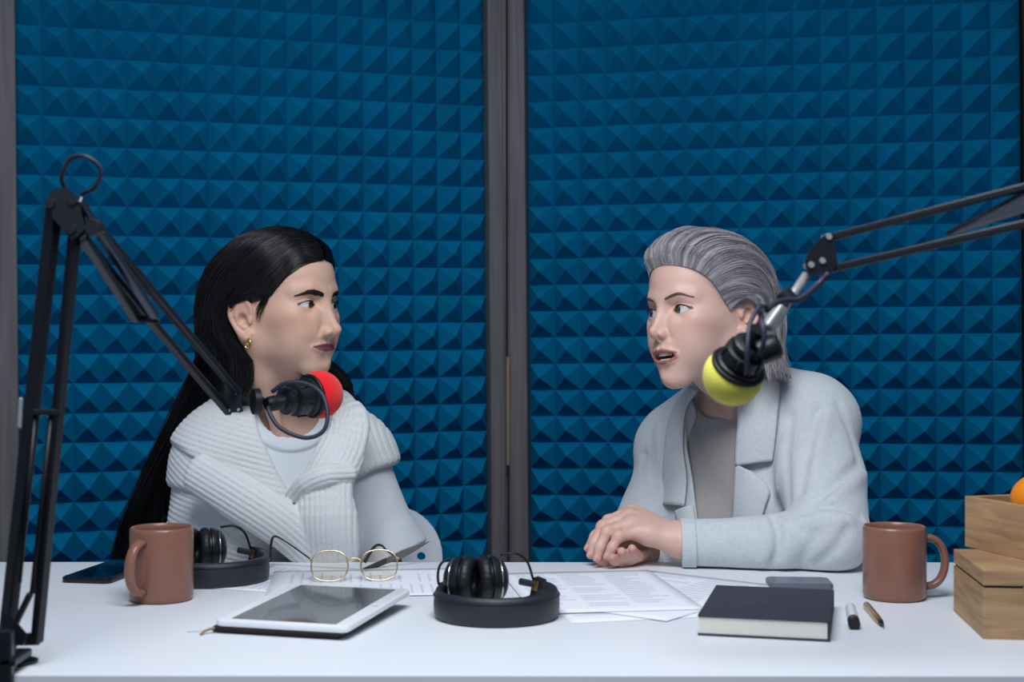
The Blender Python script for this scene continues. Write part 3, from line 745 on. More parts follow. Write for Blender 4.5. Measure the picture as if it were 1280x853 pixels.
# ---- arm on the right, holding the yellow microphone
dj = 1.43; o2 = T(1385, 838); o2.x = 1.10
a2 = thing('boom_stand', 'black scissor microphone boom stand reaching in from beside the boxes, holding the yellow-foam microphone', 'boom stand', o2, 0, 'microphone boom stands')
far = lambda px, py: P(px, py, dj - (px - 1025) * .00042)
for dy in (-.010, .010):
    plate('end_plate', [P(1006, 328, dj + dy), P(1012, 312, dj + dy), P(1030, 294, dj + dy), P(1040, 292, dj + dy), P(1047, 330, dj + dy), P(1038, 343, dj + dy), P(1010, 345, dj + dy)], .003, M_arm, a2, o2)
for q in ((1011, 332), (1025, 327), (1033, 297)): pin('rivet', P(*q, dj), .0034, .027, M_silver, a2, o2)
EL = (1520, 190)
bar('forearm_bar', P(1034, 298, dj), far(EL[0], 172), .0075, M_arm, a2, o2)
bar('forearm_bar', P(1032, 338, dj), far(EL[0], 224), .0075, M_arm, a2, o2)
c0 = far(1182, 297); c1 = far(1345, 245); c2 = far(1345, 208)
for dy in (-.007, .007):
    v = Vector((0, dy, 0)); plate('spring_cover', [c0 + v, far(1200, 287) + v, c2 + v, c1 + v], .002, mat('cover_grey', srgb(52, 56, 64), .4, spec=.5), a2, o2)
rod('cover_edge', [far(1184, 292), far(1345, 207)], .0024, mat('steel_sheen', srgb(70, 76, 90), .25, metal=.7), a2, o2)
e1 = far(EL[0], 172); e2 = far(EL[0], 224)
for v in (Vector((0, -.012, 0)), Vector((0, .012, 0))): plate('elbow_plate', [e1 + v + Vector((-.02, 0, .012)), e1 + v + Vector((.02, 0, .012)), e2 + v + Vector((.02, 0, -.02)), e2 + v + Vector((-.02, 0, -.012))], .003, M_arm, a2, o2)
for dx in (-.018, .018): bar('lower_bar', o2 + Vector((dx, 0, .05)), e2 + Vector((dx * .8, 0, -.006)), .010, M_arm, a2, o2)
obj('clamp', bm_box(bm_box(bmesh.new(), (0, 0, .030), (.05, .03, .058), bev=.003), (0, 0, .004), (.05, .05, .008), bev=.002), M_arm, a2)
# joint rod and clutch
rod('mic_stem', [P(1008, 344, dj), P(968, 402, 1.405)], .0046, M_silver, a2, o2)
bar('mic_stem_sleeve', P(978, 384, 1.41), P(958, 412, 1.40), .0125, M_silver, a2, o2, bev=.003)
pin('clutch', P(983, 372, 1.412), .009, .014, M_arm, a2, o2, (.6, -.2, -.75))
rod('arm_cable', catmull([P(1036, 342, dj - .012), P(1022, 356, dj - .012), P(1000, 374, 1.40), P(980, 376, 1.39), P(968, 380, 1.38), P(958, 388, 1.37)], 8), .0032, M_cable, a2, o2, 10)
A = P(949, 412, 1.385); C = P(916, 470, 1.425)
my, Mm = microphone(A, C, .0302, M_yel, 'black microphone with yellow foam windscreen in front of the silver-haired person', 'yellow foam ball')
obj('swivel_mount', lathe([(0, -.014), (.012, -.014), (.013, -.010), (.013, .004), (.010, .008), (0, .008)], 24, Matrix.Translation((.012, 0, -.018)) @ Matrix.Rotation(1.2, 4, 'Y')), M_blk, my, angle=40)
rod('cable', catmull([P(962, 385, 1.375), P(950, 384, 1.36), P(938, 404, 1.345), P(934, 436, 1.333), P(934, 470, 1.335)], 8), .0024, M_cable, my, A, 10)
rod('cable', catmull([P(950, 390, 1.37), P(953, 405, 1.35), P(955, 425, 1.345), P(950, 445, 1.35)], 8), .0024, M_cable, my, A, 10)
# ================================================================ head sculpt (local axes: x to the side, y forward, z up, origin at eye level)
EYE = np.array((.0315, .0685, -.0042), np.float32); EYE_R = .0126
def sym(Q): S = Q.astype(np.float32).copy(); S[:, 0] = np.abs(S[:, 0]); return S
def lid_curves(u, op=1.0):
    t = u / .0160; e = np.clip(1 - t * t, -1.5, 1)
    up = .0053 * op * e * (1 - .12 * t) + .0009 * t + .0003
    lo = -.0040 * op * e * (1 + .10 * t) + .0009 * t + .0003
    return up, lo
def muzzle(S, prm):                      # how far the mouth and chin sit back below the nose
    w_ = np.clip((-.044 - S[:, 2]) / .020, 0, 1); w_ = w_ * w_ * (3 - 2 * w_) * np.exp(-(S[:, 0] / .036) ** 2)
    S[:, 1] += prm.get('muz', 0.0) * w_ * np.clip((S[:, 1] - .03) / .04, 0, 1)
    return S
def head_sdf(Q, prm):
    S = muzzle(sym(Q), prm); jd = prm.get('jaw_drop', 0.0); lipf = prm.get('lip', 1.0); wf = prm.get('width', 1.0)
    S[:, 0] /= wf
    x, y, z = S[:, 0], S[:, 1], S[:, 2]
    J = S.copy(); low = np.clip((-.062 - z) / .02, 0, 1); J[:, 2] += jd * low; J[:, 1] += .3 * jd * low
    d = s_ell(S, (0, -.020, .031), (.0735, .088, .078))
    d = smin(d, s_ell(S, (0, .028, .036), (.058, .0615, .060)), .04)
    d = smin(d, s_ell(S, (0, .020, -.026), (.057, .063, .068)), .03)
    d = smin(d, s_ell(S, (0, .0, -.035), (.058, .045, .045)), .03)
    jw = prm.get('jaw_w', .043)
    d = smin(d, s_cone(J, (jw, .002, -.060), (prm.get('chin_w', .0140), .0645, -.0925), .0150, .0152), .026)
    d = smin(d, s_ell(J, (0, .0770, -.0965), (prm.get('chin_w', .0140) + .0035, .0145, .0130)), .022)
    d = smin(d, s_ell(S, (.0445, .050, -.021), (.0170, .0240, .0150)), .026)
    d = smin(d, s_ell(S, (.024, .066, -.045), (.022, .018, .026)), .02)
    d = smin(d, s_ell(S, (.033, .050, -.056), (.022, .024, .030)), .022)
    d = smin(d, s_ell(J, (0, .0695, -.068), (.030, .0245, .027)), .018)
    d = smin(d, s_ell(S, (0, .0775, -.0560), (.020, .0150, .014)), .012)
    # brow ridge, eye sockets
    d = smin(d, s_line(S, [(.009, .0815, .0150), (.028, .0785, .0200), (.045, .0640, .0165)], [.0080, .0075, .0060]), .014)
    d = smax(d, -s_ell(S, (.0330, .0925, -.0030), (.0180, .0135, .0115)), .014)
    d = smax(d, -s_ell(S, (.0150, .0900, -.0020), (.0045, .0085, .0070)), .009)
    d = smin(d, s_ell(S, (.0170, .0770, -.0240), (.0110, .0110, .0150)), .014)
    # nose
    nw = prm.get('nose_w', 1.0); nl = prm.get('nose_l', 0.0)
    N = S.copy(); N[:, 0] /= nw; N[:, 2] -= prm.get('nose_z', 0.0) * np.clip((.005 - z) / .04, 0, 1) * np.clip((y - .075) / .02, 0, 1)
    d = smin(d, s_line(N, [(0, .0835, .0125), (0, .0930, -.0110), (0, .1035 + nl, -.0330)], [.0058, .0056, .0064]), .012)
    d = smin(d, s_line(N, [(0, .0800, .0060), (0, .0855, -.0160), (0, .0900, -.0370)], [.0080, .0098, .0112]), .008)
    d = smin(d, s_ell(N, (0, .1065 + nl, -.0370), (.0064, .0072, .0060)), .008)
    d = smin(d, s_ell(N, (.0110, .0955, -.0412), (.0050, .0088, .0056)), .006)
    d = smin(d, s_cone(N, (0, .1055 + nl, -.0425), (0, .0935, -.0490), .0034, .0040), .006)
    d = smax(d, -s_ell(N, (.0062, .0995 + nl * .5, -.0482), (.0027, .0052, .0036), rotm(15, 0, -15)), .002)
    d = d + .0010 * gauss_line(S, [(.0165, .094, -.036), (.0180, .089, -.0445)], .004)          # alar crease
    d = d + .0005 * gauss_line(S, [(.0185, .089, -.046), (.0290, .079, -.063)], .006)            # nasolabial fold
    # lips
    l = lipf
    up = s_line(S, [(0, .0955, -.0664 + .0044 * l), (.0050, .0957, -.0664 + .0051 * l), (.0150, .0925, -.0668 + .0036 * l), (.0265, .0866, -.0668)], [.0040 * l, .0041 * l, .0034 * l, .0013], .003)
    lo = s_line(J, [(0, .0945, -.0680 - .0048 * l), (.0090, .0938, -.0680 - .0047 * l), (.0180, .0905, -.0672 - .0036 * l), (.0265, .0864, -.0672)], [.0048 * l, .0046 * l, .0033 * l, .0013], .003)
    d = smin(d, up, .0055); d = smin(d, lo, .0055)
    d = smax(d, -s_line(S, [(0, .1008, -.0674), (.0130, .0985, -.0668), (.0268, .0885, -.0670)], [.0016, .0015, .0010]), .0020)
    if jd > 0:
        d = smax(d, -s_ell(S, (0, .0900, -.0680 - jd * .45), (.0225, .0220, .0022 + jd * .55)), .003)
    d = smax(d, -s_ell(J, (0, .1005, -.0858), (.0170, .0068, .0048)), .010)
    d = smax(d, -s_cone(S, (0, .1050, -.0520), (0, .1040, -.0570), .0026, .0030), .004)
    # eyelids
    E = S - EYE; r = np.sqrt((E * E).sum(1)); u = E[:, 0] + .0; v = E[:, 2]
    d = smin(d, np.maximum(r - (EYE_R + .0016), -(E[:, 1] - .002)), .0055)
    d = d + .0012 * np.where(E[:, 1] > 0, np.exp(-((v - (.0102 - 12.0 * u * u)) / .0014) ** 2) * np.clip(1 - (np.abs(u) / .017) ** 4, 0, 1), 0)
    a, b = lid_curves(u, prm.get('eye_open', 1.0))
    cut = np.maximum(np.maximum(np.maximum(v - a, b - v), .0108 - r), -(E[:, 1] - .001))
    cut = np.maximum(cut, np.abs(u) - .0162)
    d = smax(d, -cut, .0014)
    # ear
    ex = prm.get('ear', 1.0)
    if ex:
        C = S.copy(); C[:, 1] -= prm.get('ear_y', -.008); C[:, 2] -= prm.get('ear_z', -.004)
        m = (C[:, 0] > .05) & (np.abs(C[:, 1]) < .06) & (np.abs(C[:, 2]) < .07); c = C[m]
        if len(c):
            hx = [(.0700, .0060, .0000), (.0735, .0070, .0140), (.0785, .0010, .0265), (.0830, -.0110, .0290), (.0860, -.0215, .0210), (.0855, -.0235, .0050), (.0810, -.0180, -.0120), (.0755, -.0080, -.0260)]
            hx2 = catmull(hx, 3); e = s_line(c, hx2, list(np.interp(np.linspace(0, 1, len(hx2)), np.linspace(0, 1, 8), [.0030, .0032, .0034, .0034, .0034, .0034, .0036, .0050])))
            e = smin(e, s_cone(c, (.0735, .0, -.0300), (.0720, .0035, -.0250), .0058, .0040), .006)
            pl = s_ell(c, (.0755, -.0080, .0020), (.0042, .0165, .0270), rotm(0, 14, 22))
            e = smin(e, pl, .004)
            e = smin(e, s_line(c, [(.0800, -.0125, .0170), (.0820, -.0150, .0040), (.0785, -.0110, -.0090), (.0750, -.0040, -.0155)], [.0028, .0030, .0028, .0026]), .003)
            e = smax(e, -s_ell(c, (.0800, -.0045, -.0030), (.0085, .0068, .0085), rotm(0, 14, 22)), .003)
            e = smin(e, s_ell(c, (.0730, .0050, -.0045), (.0032, .0038, .0060)), .003)
            dd = d[m]; d[m] = smin(dd, e, .004)
    return d * 0.95
def head_color(L, prm, base, lip, blush):
    """skin colour of the sculpt itself: lips, rosy cheeks, ears and nose, dark lash line"""
    S = muzzle(sym(L), prm); J = S.copy(); jd = prm.get('jaw_drop', 0.0); low = np.clip((-.062 - S[:, 2]) / .02, 0, 1); J[:, 2] += jd * low; J[:, 1] += .3 * jd * low
    l = prm.get('lip', 1.0)
    X_ = S[:, 0]; e_ = np.clip(1 - (X_ / .0272) ** 2, 0, 1); jw_ = jd * 1.0
    zt = -.0668 + (.0080 * l) * e_ ** .9 - .0009 * np.exp(-(X_ / .0035) ** 2); zb = -.0674 - (.0098 * l) * e_ ** .75 - jw_
    f = np.clip((zt - S[:, 2]) / .0010, 0, 1) * np.clip((S[:, 2] - zb) / .0012, 0, 1) * np.clip((.0275 - X_) / .002, 0, 1) * (S[:, 1] > .070); f = f[:, None]
    C = np.tile(np.asarray(base[:3], np.float32), (len(L), 1))
    ch = np.exp(-(((S - np.array((.046, .060, -.030), np.float32)) / np.array((.020, .03, .016), np.float32)) ** 2).sum(1))[:, None] * .55
    ch = np.maximum(ch, np.exp(-(((S - np.array((0, .112, -.038), np.float32)) / .012) ** 2).sum(1))[:, None] * .25)
    ch = np.maximum(ch, np.exp(-(((S - np.array((.080, -.015, -.003), np.float32)) / .025) ** 2).sum(1))[:, None] * .45)
    C = C * (1 - ch) + np.asarray(blush[:3], np.float32) * ch
    E = S - EYE; a, b = lid_curves(E[:, 0], prm.get('eye_open', 1.0)); r = np.sqrt((E * E).sum(1))
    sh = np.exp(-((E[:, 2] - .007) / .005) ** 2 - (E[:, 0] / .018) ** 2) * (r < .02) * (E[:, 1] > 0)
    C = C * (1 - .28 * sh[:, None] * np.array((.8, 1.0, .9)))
    lash = np.exp(-((E[:, 2] - a) / .0013) ** 2) * (np.abs(E[:, 0]) < .0178) * (r < .0175) * (E[:, 1] > 0)
    lash2 = np.exp(-((E[:, 2] - b) / .0008) ** 2) * (np.abs(E[:, 0]) < .0168) * (r < .0168) * (E[:, 1] > 0) * .45
    lm = np.maximum(lash, lash2)[:, None] * prm.get('lash', .9)
    C = C * (1 - lm) + np.array((.02, .015, .015), np.float32) * lm
    C = C * (1 - f) + np.asarray(lip[:3], np.float32) * f
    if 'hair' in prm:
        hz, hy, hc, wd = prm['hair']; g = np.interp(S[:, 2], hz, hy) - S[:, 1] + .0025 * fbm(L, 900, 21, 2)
        m = (1 / (1 + np.exp(-(g + wd * .25) / (wd * .35))))[:, None] * (S[:, 2] > -.04)[:, None] * .92  # paints hair roots and scalp shade into the skin at the hairline
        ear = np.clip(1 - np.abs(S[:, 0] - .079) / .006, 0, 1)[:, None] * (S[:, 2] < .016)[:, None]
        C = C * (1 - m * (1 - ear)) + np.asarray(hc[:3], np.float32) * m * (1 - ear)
    return C
def eyeball(name, center, gaze, iris_col, parent, M):
    """white ball with a domed iris and pupil, looking along gaze (head axes); M head matrix"""
    R = EYE_R; g = Vector(gaze).normalized(); Mg = align(Vector(center), Vector(center) + g)
    prof = [(0, -R)] + [(R * math.cos(a), R * math.sin(a)) for a in [math.radians(-80 + 8 * k) for k in range(16)]]
    ri = .0060; zi = math.sqrt(R * R - ri * ri)
    prof = [p for p in prof if p[1] < zi] + [(ri, zi)]
    ball = obj(name, lathe(prof + [(0, zi)], 40, M @ Mg), mat('eye_white', srgb(208, 206, 207), .12, spec=.6), parent, True)
    obj('iris', lathe([(ri, zi - .0001), (ri * .6, zi + .0003), (0, zi + .0003)], 32, M @ Mg), iris_col, ball, True)
    obj('pupil', lathe([(.0024, zi + .00042), (0, zi + .00045)], 24, M @ Mg), mat('pupil_black', (.003, .003, .003, 1), .08), ball, True)
    cor = [(ri * 1.08, zi - .0006)] + [(ri * 1.05 * math.cos(a), zi - .0003 + .0022 * math.sin(a)) for a in [math.radians(10 * k) for k in range(1, 9)]] + [(0, zi + .0019)]
    obj('cornea', lathe(cor, 32, M @ Mg), mat('cornea_clear', (1, 1, 1, 1), .02, trans=1.0, ior=1.12, spec=.6), ball, True)
    return ball
# ================================================================ shared people tools
def np_mat(M): return np.array(M, np.float32)
def to_local(Q, Mi): return Q @ Mi[:3, :3].T + Mi[:3, 3]
def head_matrix(c, yaw, pitch=0.0, roll=0.0):
    return Matrix.Translation(c) @ Matrix.Rotation(math.radians(yaw), 4, 'Z') @ Matrix.Rotation(math.radians(pitch), 4, 'X') @ Matrix.Rotation(math.radians(roll), 4, 'Y')
def torso_sdf(L, slim=1.0, shx=.135, shz=-.018):             # body frame: x to her left/right, y forward, z up, origin between the shoulder joints
    S = sym(L)
    d = s_ell(S, (0, -.005, -.130), (.142 * slim, .092, .175))
    d = smin(d, s_cone(S, (0, -.015, -.010), (shx, -.010, shz), .052, .046), .05)
    d = smin(d, s_ell(S, (.062, .062, -.165), (.058, .050, .058)), .05)
    d = smin(d, s_ell(S, (0, -.005, -.330), (.122 * slim, .086, .150)), .06)
    d = smin(d, s_ell(S, (0, -.010, -.455), (.160, .112, .110)), .06)
    d = smin(d, s_cone(S, (0, -.025, .050), (shx - .030, -.020, shz + .026), .040, .034), .04)
    return d
def s_band(Q, pts, wd, th, nrm=(0, -1, 0)):
    """flattened swept band; returns distance, sideways coordinate and length coordinate"""
    pts = np.asarray(pts, np.float32); n = len(pts)
    wd = np.interp(np.linspace(0, 1, n), np.linspace(0, 1, len(wd)), wd); th = np.interp(np.linspace(0, 1, n), np.linspace(0, 1, len(th)), th)
    nrm = np.asarray(nrm, np.float32)
    nr = np.tile(nrm, (n, 1)) if nrm.ndim == 1 else np.stack([np.interp(np.linspace(0, 1, n), np.linspace(0, 1, len(nrm)), nrm[:, i]) for i in range(3)], 1)
    best = np.full(len(Q), 1e9, np.float32); lat = np.zeros(len(Q), np.float32); along = np.zeros(len(Q), np.float32); out = np.full(len(Q), 1e9, np.float32); acc = 0.0
    for i in range(n - 1):
        a, b = pts[i], pts[i + 1]; ab = b - a; L = float(np.linalg.norm(ab)); t = np.clip(((Q - a) @ ab) / (L * L), 0, 1)
        q = Q - a - t[:, None] * ab; tg = ab / L; N = nr[i] - tg * float(nr[i] @ tg); N /= np.linalg.norm(N); S = np.cross(tg, N)
        ls = q @ S; ln = q @ N; lt = q @ tg; w_ = wd[i] + (wd[i + 1] - wd[i]) * t; h_ = th[i] + (th[i + 1] - th[i]) * t
        k0 = np.sqrt((ls / w_) ** 2 + (ln / h_) ** 2 + (lt / h_) ** 2) + 1e-9; k1 = np.sqrt((ls / w_ ** 2) ** 2 + (ln / h_ ** 2) ** 2 + (lt / h_ ** 2) ** 2) + 1e-9
        e = k0 * (k0 - 1) / k1
        m = e < out; out[m] = e[m]; lat[m] = ls[m]; along[m] = acc + t[m] * L; acc += L
    return out, lat, along
def strands(name, paths, radius, m, parent, cols=None, sides=3, taper=0.25):
    """paths (n, k, 3) -> one mesh of thin tapered tubes"""
    paths = np.asarray(paths, np.float32); n, k, _ = paths.shape
    rad = np.broadcast_to(np.asarray(radius, np.float32), (n,))
    tg = np.gradient(paths, axis=1); tg /= np.linalg.norm(tg, axis=2, keepdims=True) + 1e-9
    u = np.empty_like(tg); ax_ = np.abs(tg[:, 0]).argmin(1); r0 = np.eye(3, dtype=np.float32)[ax_]; u[:, 0] = np.cross(tg[:, 0], r0); u[:, 0] /= np.linalg.norm(u[:, 0], axis=1, keepdims=True) + 1e-9
    for i in range(1, k):               # carry the frame along the strand
        q = u[:, i - 1] - tg[:, i] * (u[:, i - 1] * tg[:, i]).sum(1, keepdims=True); u[:, i] = q / (np.linalg.norm(q, axis=1, keepdims=True) + 1e-9)
    v = np.cross(tg, u)
    tt = np.linspace(0, 1, k); prof = np.minimum(1, np.minimum(tt * 6 + .35, (1 - tt) * 5 * (1 - taper) + taper)).astype(np.float32)
    V = np.empty((n, k, sides, 3), np.float32)
    for s in range(sides):
        a = 2 * math.pi * s / sides; V[:, :, s] = paths + (rad[:, None] * prof)[:, :, None] * (u * math.cos(a) + v * math.sin(a))
    base = (np.arange(n) * k * sides)[:, None, None] + (np.arange(k - 1) * sides)[None, :, None] + np.arange(sides)[None, None, :]
    nxt = base - np.arange(sides) + (np.arange(sides) + 1) % sides
    F = np.stack([base, nxt, nxt + sides, base + sides], -1).reshape(-1, 4)
    me = np_mesh(name, V.reshape(-1, 3), F)
    if cols is not None: set_color(me, np.repeat(np.asarray(cols, np.float32), k * sides, 0))
    return link_mesh(name, me, m, parent, True)
def resample(pts, k):
    pts = np.array(catmull(pts, 10), np.float32); s = np.r_[0, np.cumsum(np.linalg.norm(np.diff(pts, axis=0), axis=1))]
    t = np.linspace(0, s[-1], k); return np.stack([np.interp(t, s, pts[:, i]) for i in range(3)], 1)
def guide_strands(guides, count, k, spread, r, wob=0.002, len_var=0.08, smin_=0.0, smax_=1.0, clumps=0, cl=0.6, cwave=0.0):
    """interpolate between guide polylines (each (k,3)); random place across, coherent wobble along"""
    G = np.stack([resample(g, k) for g in guides]); n = len(G)
    s = r.uniform(smin_, smax_, count) * (n - 1); i = np.clip(s.astype(int), 0, n - 2); f = (s - i)[:, None, None]
    Gm = np.concatenate([2 * G[:1] - G[1:2], G, 2 * G[-1:] - G[-2:-1]])
    p0, p1, p2, p3 = Gm[i], Gm[i + 1], Gm[i + 2], Gm[i + 3]
    Pp = .5 * ((2 * p1) + (-p0 + p2) * f + (2 * p0 - 5 * p1 + 4 * p2 - p3) * f * f + (-p0 + 3 * p1 - 3 * p2 + p3) * f ** 3)
    t = np.linspace(0, 1, k)[None, :, None]
    if clumps:
        cs = np.sort(r.uniform(0, 1, clumps)) * (n - 1); ci = np.abs(cs[None, :] - s[:, None]).argmin(1); sc2 = cs[ci]; i2 = np.clip(sc2.astype(int), 0, n - 2); f2 = (sc2 - i2)[:, None, None]
        p0, p1, p2, p3 = Gm[i2], Gm[i2 + 1], Gm[i2 + 2], Gm[i2 + 3]
        Pc = .5 * ((2 * p1) + (-p0 + p2) * f2 + (2 * p0 - 5 * p1 + 4 * p2 - p3) * f2 * f2 + (-p0 + 3 * p1 - 3 * p2 + p3) * f2 ** 3)
        wc = cl * np.clip(t * 2.2, 0, 1); Pp = Pp * (1 - wc) + Pc * wc
        cph = r.uniform(0, 6.28, (clumps, 1, 3)); cfq = r.uniform(5, 11, (clumps, 1, 1)); camp_ = r.uniform(.4, 1.2, (clumps, 1, 1)) * cwave
        Pp = Pp + np.clip(t * 3, 0, 1) * camp_[ci] * np.sin(cfq[ci] * t + cph[ci])
    off = r.normal(size=(count, 1, 3)) * spread * (0.25 + .9 * t)
    ph = r.uniform(0, 6.28, (count, 1, 3)); fq = r.uniform(4, 9, (count, 1, 1))
    Pp = Pp + off + wob * t * np.sin(fq * t + ph)
    cut = r.uniform(1 - len_var, 1.0, count)
    if len_var > 0:
        tt = np.linspace(0, 1, k)
        idx = cut[:, None] * tt[None, :] * (k - 1); i0 = np.clip(idx.astype(int), 0, k - 2); fr = (idx - i0)[:, :, None]
        rows = np.arange(count)[:, None]; Pp = Pp[rows, i0] * (1 - fr) + Pp[rows, i0 + 1] * fr
    return Pp.astype(np.float32), s / (n - 1)
def push_out(paths, f, gap, iters=3):
    sh = paths.shape; Q = paths.reshape(-1, 3).astype(np.float32).copy(); gp = np.broadcast_to(np.asarray(gap, np.float32), sh[:2]).reshape(-1)
    for _ in range(iters):
        d = f(Q); m = d < gp
        if not m.any(): break
        q = Q[m]; h = .001; g = np.stack([f(q + np.eye(3, dtype=np.float32)[a] * h) - f(q - np.eye(3, dtype=np.float32)[a] * h) for a in range(3)], 1)
        g /= np.linalg.norm(g, axis=1, keepdims=True) + 1e-9; Q[m] = q + g * (gp[m] - d[m])[:, None]
    return Q.reshape(sh)
def bvh_of(V, F): return BVHTree.FromPolygons([tuple(map(float, v)) for v in V], [tuple(map(int, f)) for f in F])
def face_hair(parent, M, bvh, name, curve, count, length, spread, rad, m, r, lift=.0005, sweep=(.5, .2)):
    """short hairs lying on the face along a curve given in head axes (x > 0 side), both sides made"""
    Mi = M.inverted()
    for sg in (-1, 1):
        paths = []
        cv = resample(curve, 40)
        for q in range(count):
            t = r.uniform(0, 1); p = cv[int(t * 39)].copy(); wdt = spread * (1 - .80 * t ** 1.5) * (0.6 + min(1, t * 5) * .4)
            vv = r.uniform(-1, 1); p[2] += vv * wdt; p = p * np.array((sg, 1, 1)); i_ = int(t * 38); tg_ = (cv[i_ + 1] - cv[i_]); tg_ /= np.linalg.norm(tg_)
            dirn = np.array((sg * tg_[0], tg_[1], tg_[2] + .45 * (1 - t) ** 2 * (.5 - .5 * vv) - .22 * vv * t + r.normal() * .08)); dirn /= np.linalg.norm(dirn)
            ln = length * r.uniform(.6, 1.1); pl = []
            for u in np.linspace(0, 1, 4):
                pp = p + dirn * ln * u; w0 = M @ Vector(pp + np.array((0, .03, 0))); w1 = (M.to_3x3() @ Vector((0, -1, 0)))
                hit = bvh.ray_cast(w0, w1, .08)
                if hit[0] is None: pl = None; break
                pl.append(np.array(hit[0] + hit[1] * (lift + .0006 * u)))
            if pl: paths.append(pl)
        strands(name, np.array(paths), rad, m, parent, sides=3, taper=.1)
def lashes(parent, M, m, op, n=40, ln=.0055, r=rng):
    for sg in (-1, 1):
        paths = []
        for k in range(n):
            u = -.0140 + .0300 * k / (n - 1); a, b = lid_curves(np.array([u]), op); y = math.sqrt(max(1e-8, (EYE_R + .0012) ** 2 - u * u - float(a[0]) ** 2))
            p = np.array((EYE[0] + u, EYE[1] + y, EYE[2] + float(a[0]))); out = np.array((u * 28, 1.0, .05)); out /= np.linalg.norm(out); L = ln * (.6 + .5 * (k / n)) * r.uniform(.85, 1.1)
            pl = [p + out * L * t + np.array((0, 0, 1)) * L * .40 * t * t for t in np.linspace(0, 1, 5)]
            paths.append([np.array(M @ Vector((q[0] * sg, q[1], q[2]))) for q in pl])
        strands('eyelashes', np.array(paths), .00026, m, parent, sides=3, taper=.1)
def rows_of_folds(Q, folds):
    d = np.zeros(len(Q), np.float32)
    for pts, w_, amp in folds: d += amp * gauss_line(Q, pts, w_)
    return d
# ================================================================ person with long black hair
def PW(px, py, d): return np.array(P(px, py, d), np.float32)
def proj(Q): return 640 + Q[:, 0] / Q[:, 1] * FPX, 426.5 - (Q[:, 2] - CAM_Z) / Q[:, 1] * FPX
def finish_person(t):
    for ch in t.children: ch.matrix_parent_inverse = Matrix.Translation(-t.location)
def hair_cap(L, yh_z, yh_y, off, rmp=.035, pw=.5):
    S = sym(L)
    d = s_ell(S, (0, -.020, .031), (.0735, .088, .078)); d = smin(d, s_ell(S, (0, .028, .036), (.058, .0615, .060)), .04)
    d = smin(d, s_ell(S, (0, -.030, -.020), (.060, .062, .060)), .03)
    g = (np.interp(S[:, 2], yh_z, yh_y) - S[:, 1])
    d = d - off * np.clip(g / rmp, .01, 1) ** pw
    return smax(d, -g * .8, .004)
def hair_gap(paths, Hi, yh_z, yh_y, gap):
    L = sym(to_local(paths.reshape(-1, 3), Hi)); g = np.interp(L[:, 2], yh_z, yh_y) - L[:, 1]
    return (np.broadcast_to(gap, paths.shape[:2]).reshape(-1) * np.sqrt(np.clip(g / .040, .03, 1))).reshape(paths.shape[:2])

HLm = head_matrix(P(349.6, 381, 2.20), 241, 1.0, 0.0); HLi = np_mat(HLm.inverted())
BLm = Matrix.Translation((-.365, 2.285, .915)) @ Matrix.Rotation(math.radians(198), 4, 'Z'); BLi = np_mat(BLm.inverted())
bl = lambda *v: np.array(BLm @ Vector(v), np.float32)
hl_ = lambda *v: np.array(HLm @ Vector(v), np.float32)
pL = dict(jaw_drop=0.0, muz=.0085, lipc=.0015, nose_z=-.0045, nose_l=.001, lip=.74, eye_open=1.12, ear_y=-.004, ear_z=-.021, jaw_w=.044, width=1.0)
LA = [bl(.098, -.015, -.055), bl(.158, .020, -.275), bl(.10, .17, -.30)]      # camera-left arm
RA = [bl(-.112, -.015, -.046), bl(-.160, .030, -.265), bl(-.09, .18, -.30)]   # camera-right arm
HZ1 = [-.10, -.06, -.03, -.012, -.002, .004, .010, .022, .034, .048, .058, .067, .078, .12]; HY1 = [-.040, -.038, -.034, -.030, -.024, .022, .033, .044, .053, .062, .072, .086, .11, .16]
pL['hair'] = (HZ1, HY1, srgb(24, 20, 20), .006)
def fL_body(Q):
    B = to_local(Q, BLi); d = torso_sdf(B, 1.0, .108, -.034) + .004
    d = smin(d, s_line(Q, [hl_(0, -.020, -.040), hl_(0, -.030, -.090), bl(0, -.030, .050), bl(0, -.02, -.02)], [.047, .045, .047, .055], .02), .035)
    S = sym(B)
    d = smin(d, s_cone(S, (.020, .046, -.010), (.125, .000, .004), .008, .010), .022)
    d = smin(d, s_cone(Q, hl_(.056, -.012, -.050), bl(.012, .055, -.010), .012, .010), .020)
    for A in (LA, RA):
        m = s_line(Q, A, [.046, .038, .028], .02); d = smin(d, m, .04)
        dirn = A[2] - A[1]; dirn /= np.linalg.norm(dirn); wv = A[2]
        side = np.cross(dirn, (0, 0, 1)); side /= np.linalg.norm(side)
        hd = s_cone(Q, wv, wv + dirn * .07, .024, .030); 
        for k, ln in enumerate((.070, .080, .076, .060)):
            b0 = wv + dirn * .075 + side * (k - 1.5) * .019; hd = smin(hd, s_line(Q, [b0, b0 + dirn * ln * .5, b0 + dirn * ln + np.array((0, 0, -.012))], [.0095, .0085, .007]), .008)
        hd = smin(hd, s_line(Q, [wv + dirn * .02 + side * .02, wv + dirn * .06 + side * .05, wv + dirn * .09 + side * .055], [.012, .010, .008]), .012)
        d = smin(d, hd, .012)
    L = to_local(Q, HLi); m = (np.abs(L[:, 0]) < .125) & (np.abs(L[:, 1]) < .15) & (L[:, 2] > -.16) & (L[:, 2] < .15)
    if m.any(): d[m] = smin(d[m], head_sdf(L[m], pL), .022)
    return d
c0 = HLm.translation
person1 = thing('person', 'person with long black hair, white tee and cream knit sweater tied over the shoulders', 'person', (-.365, 2.285, 0), 0)
M_skinL = mat('skin_warm', srgb(190, 150, 132), .48, spec=.35, sss=.12, vcol='col', bump=.06, bscale=900)
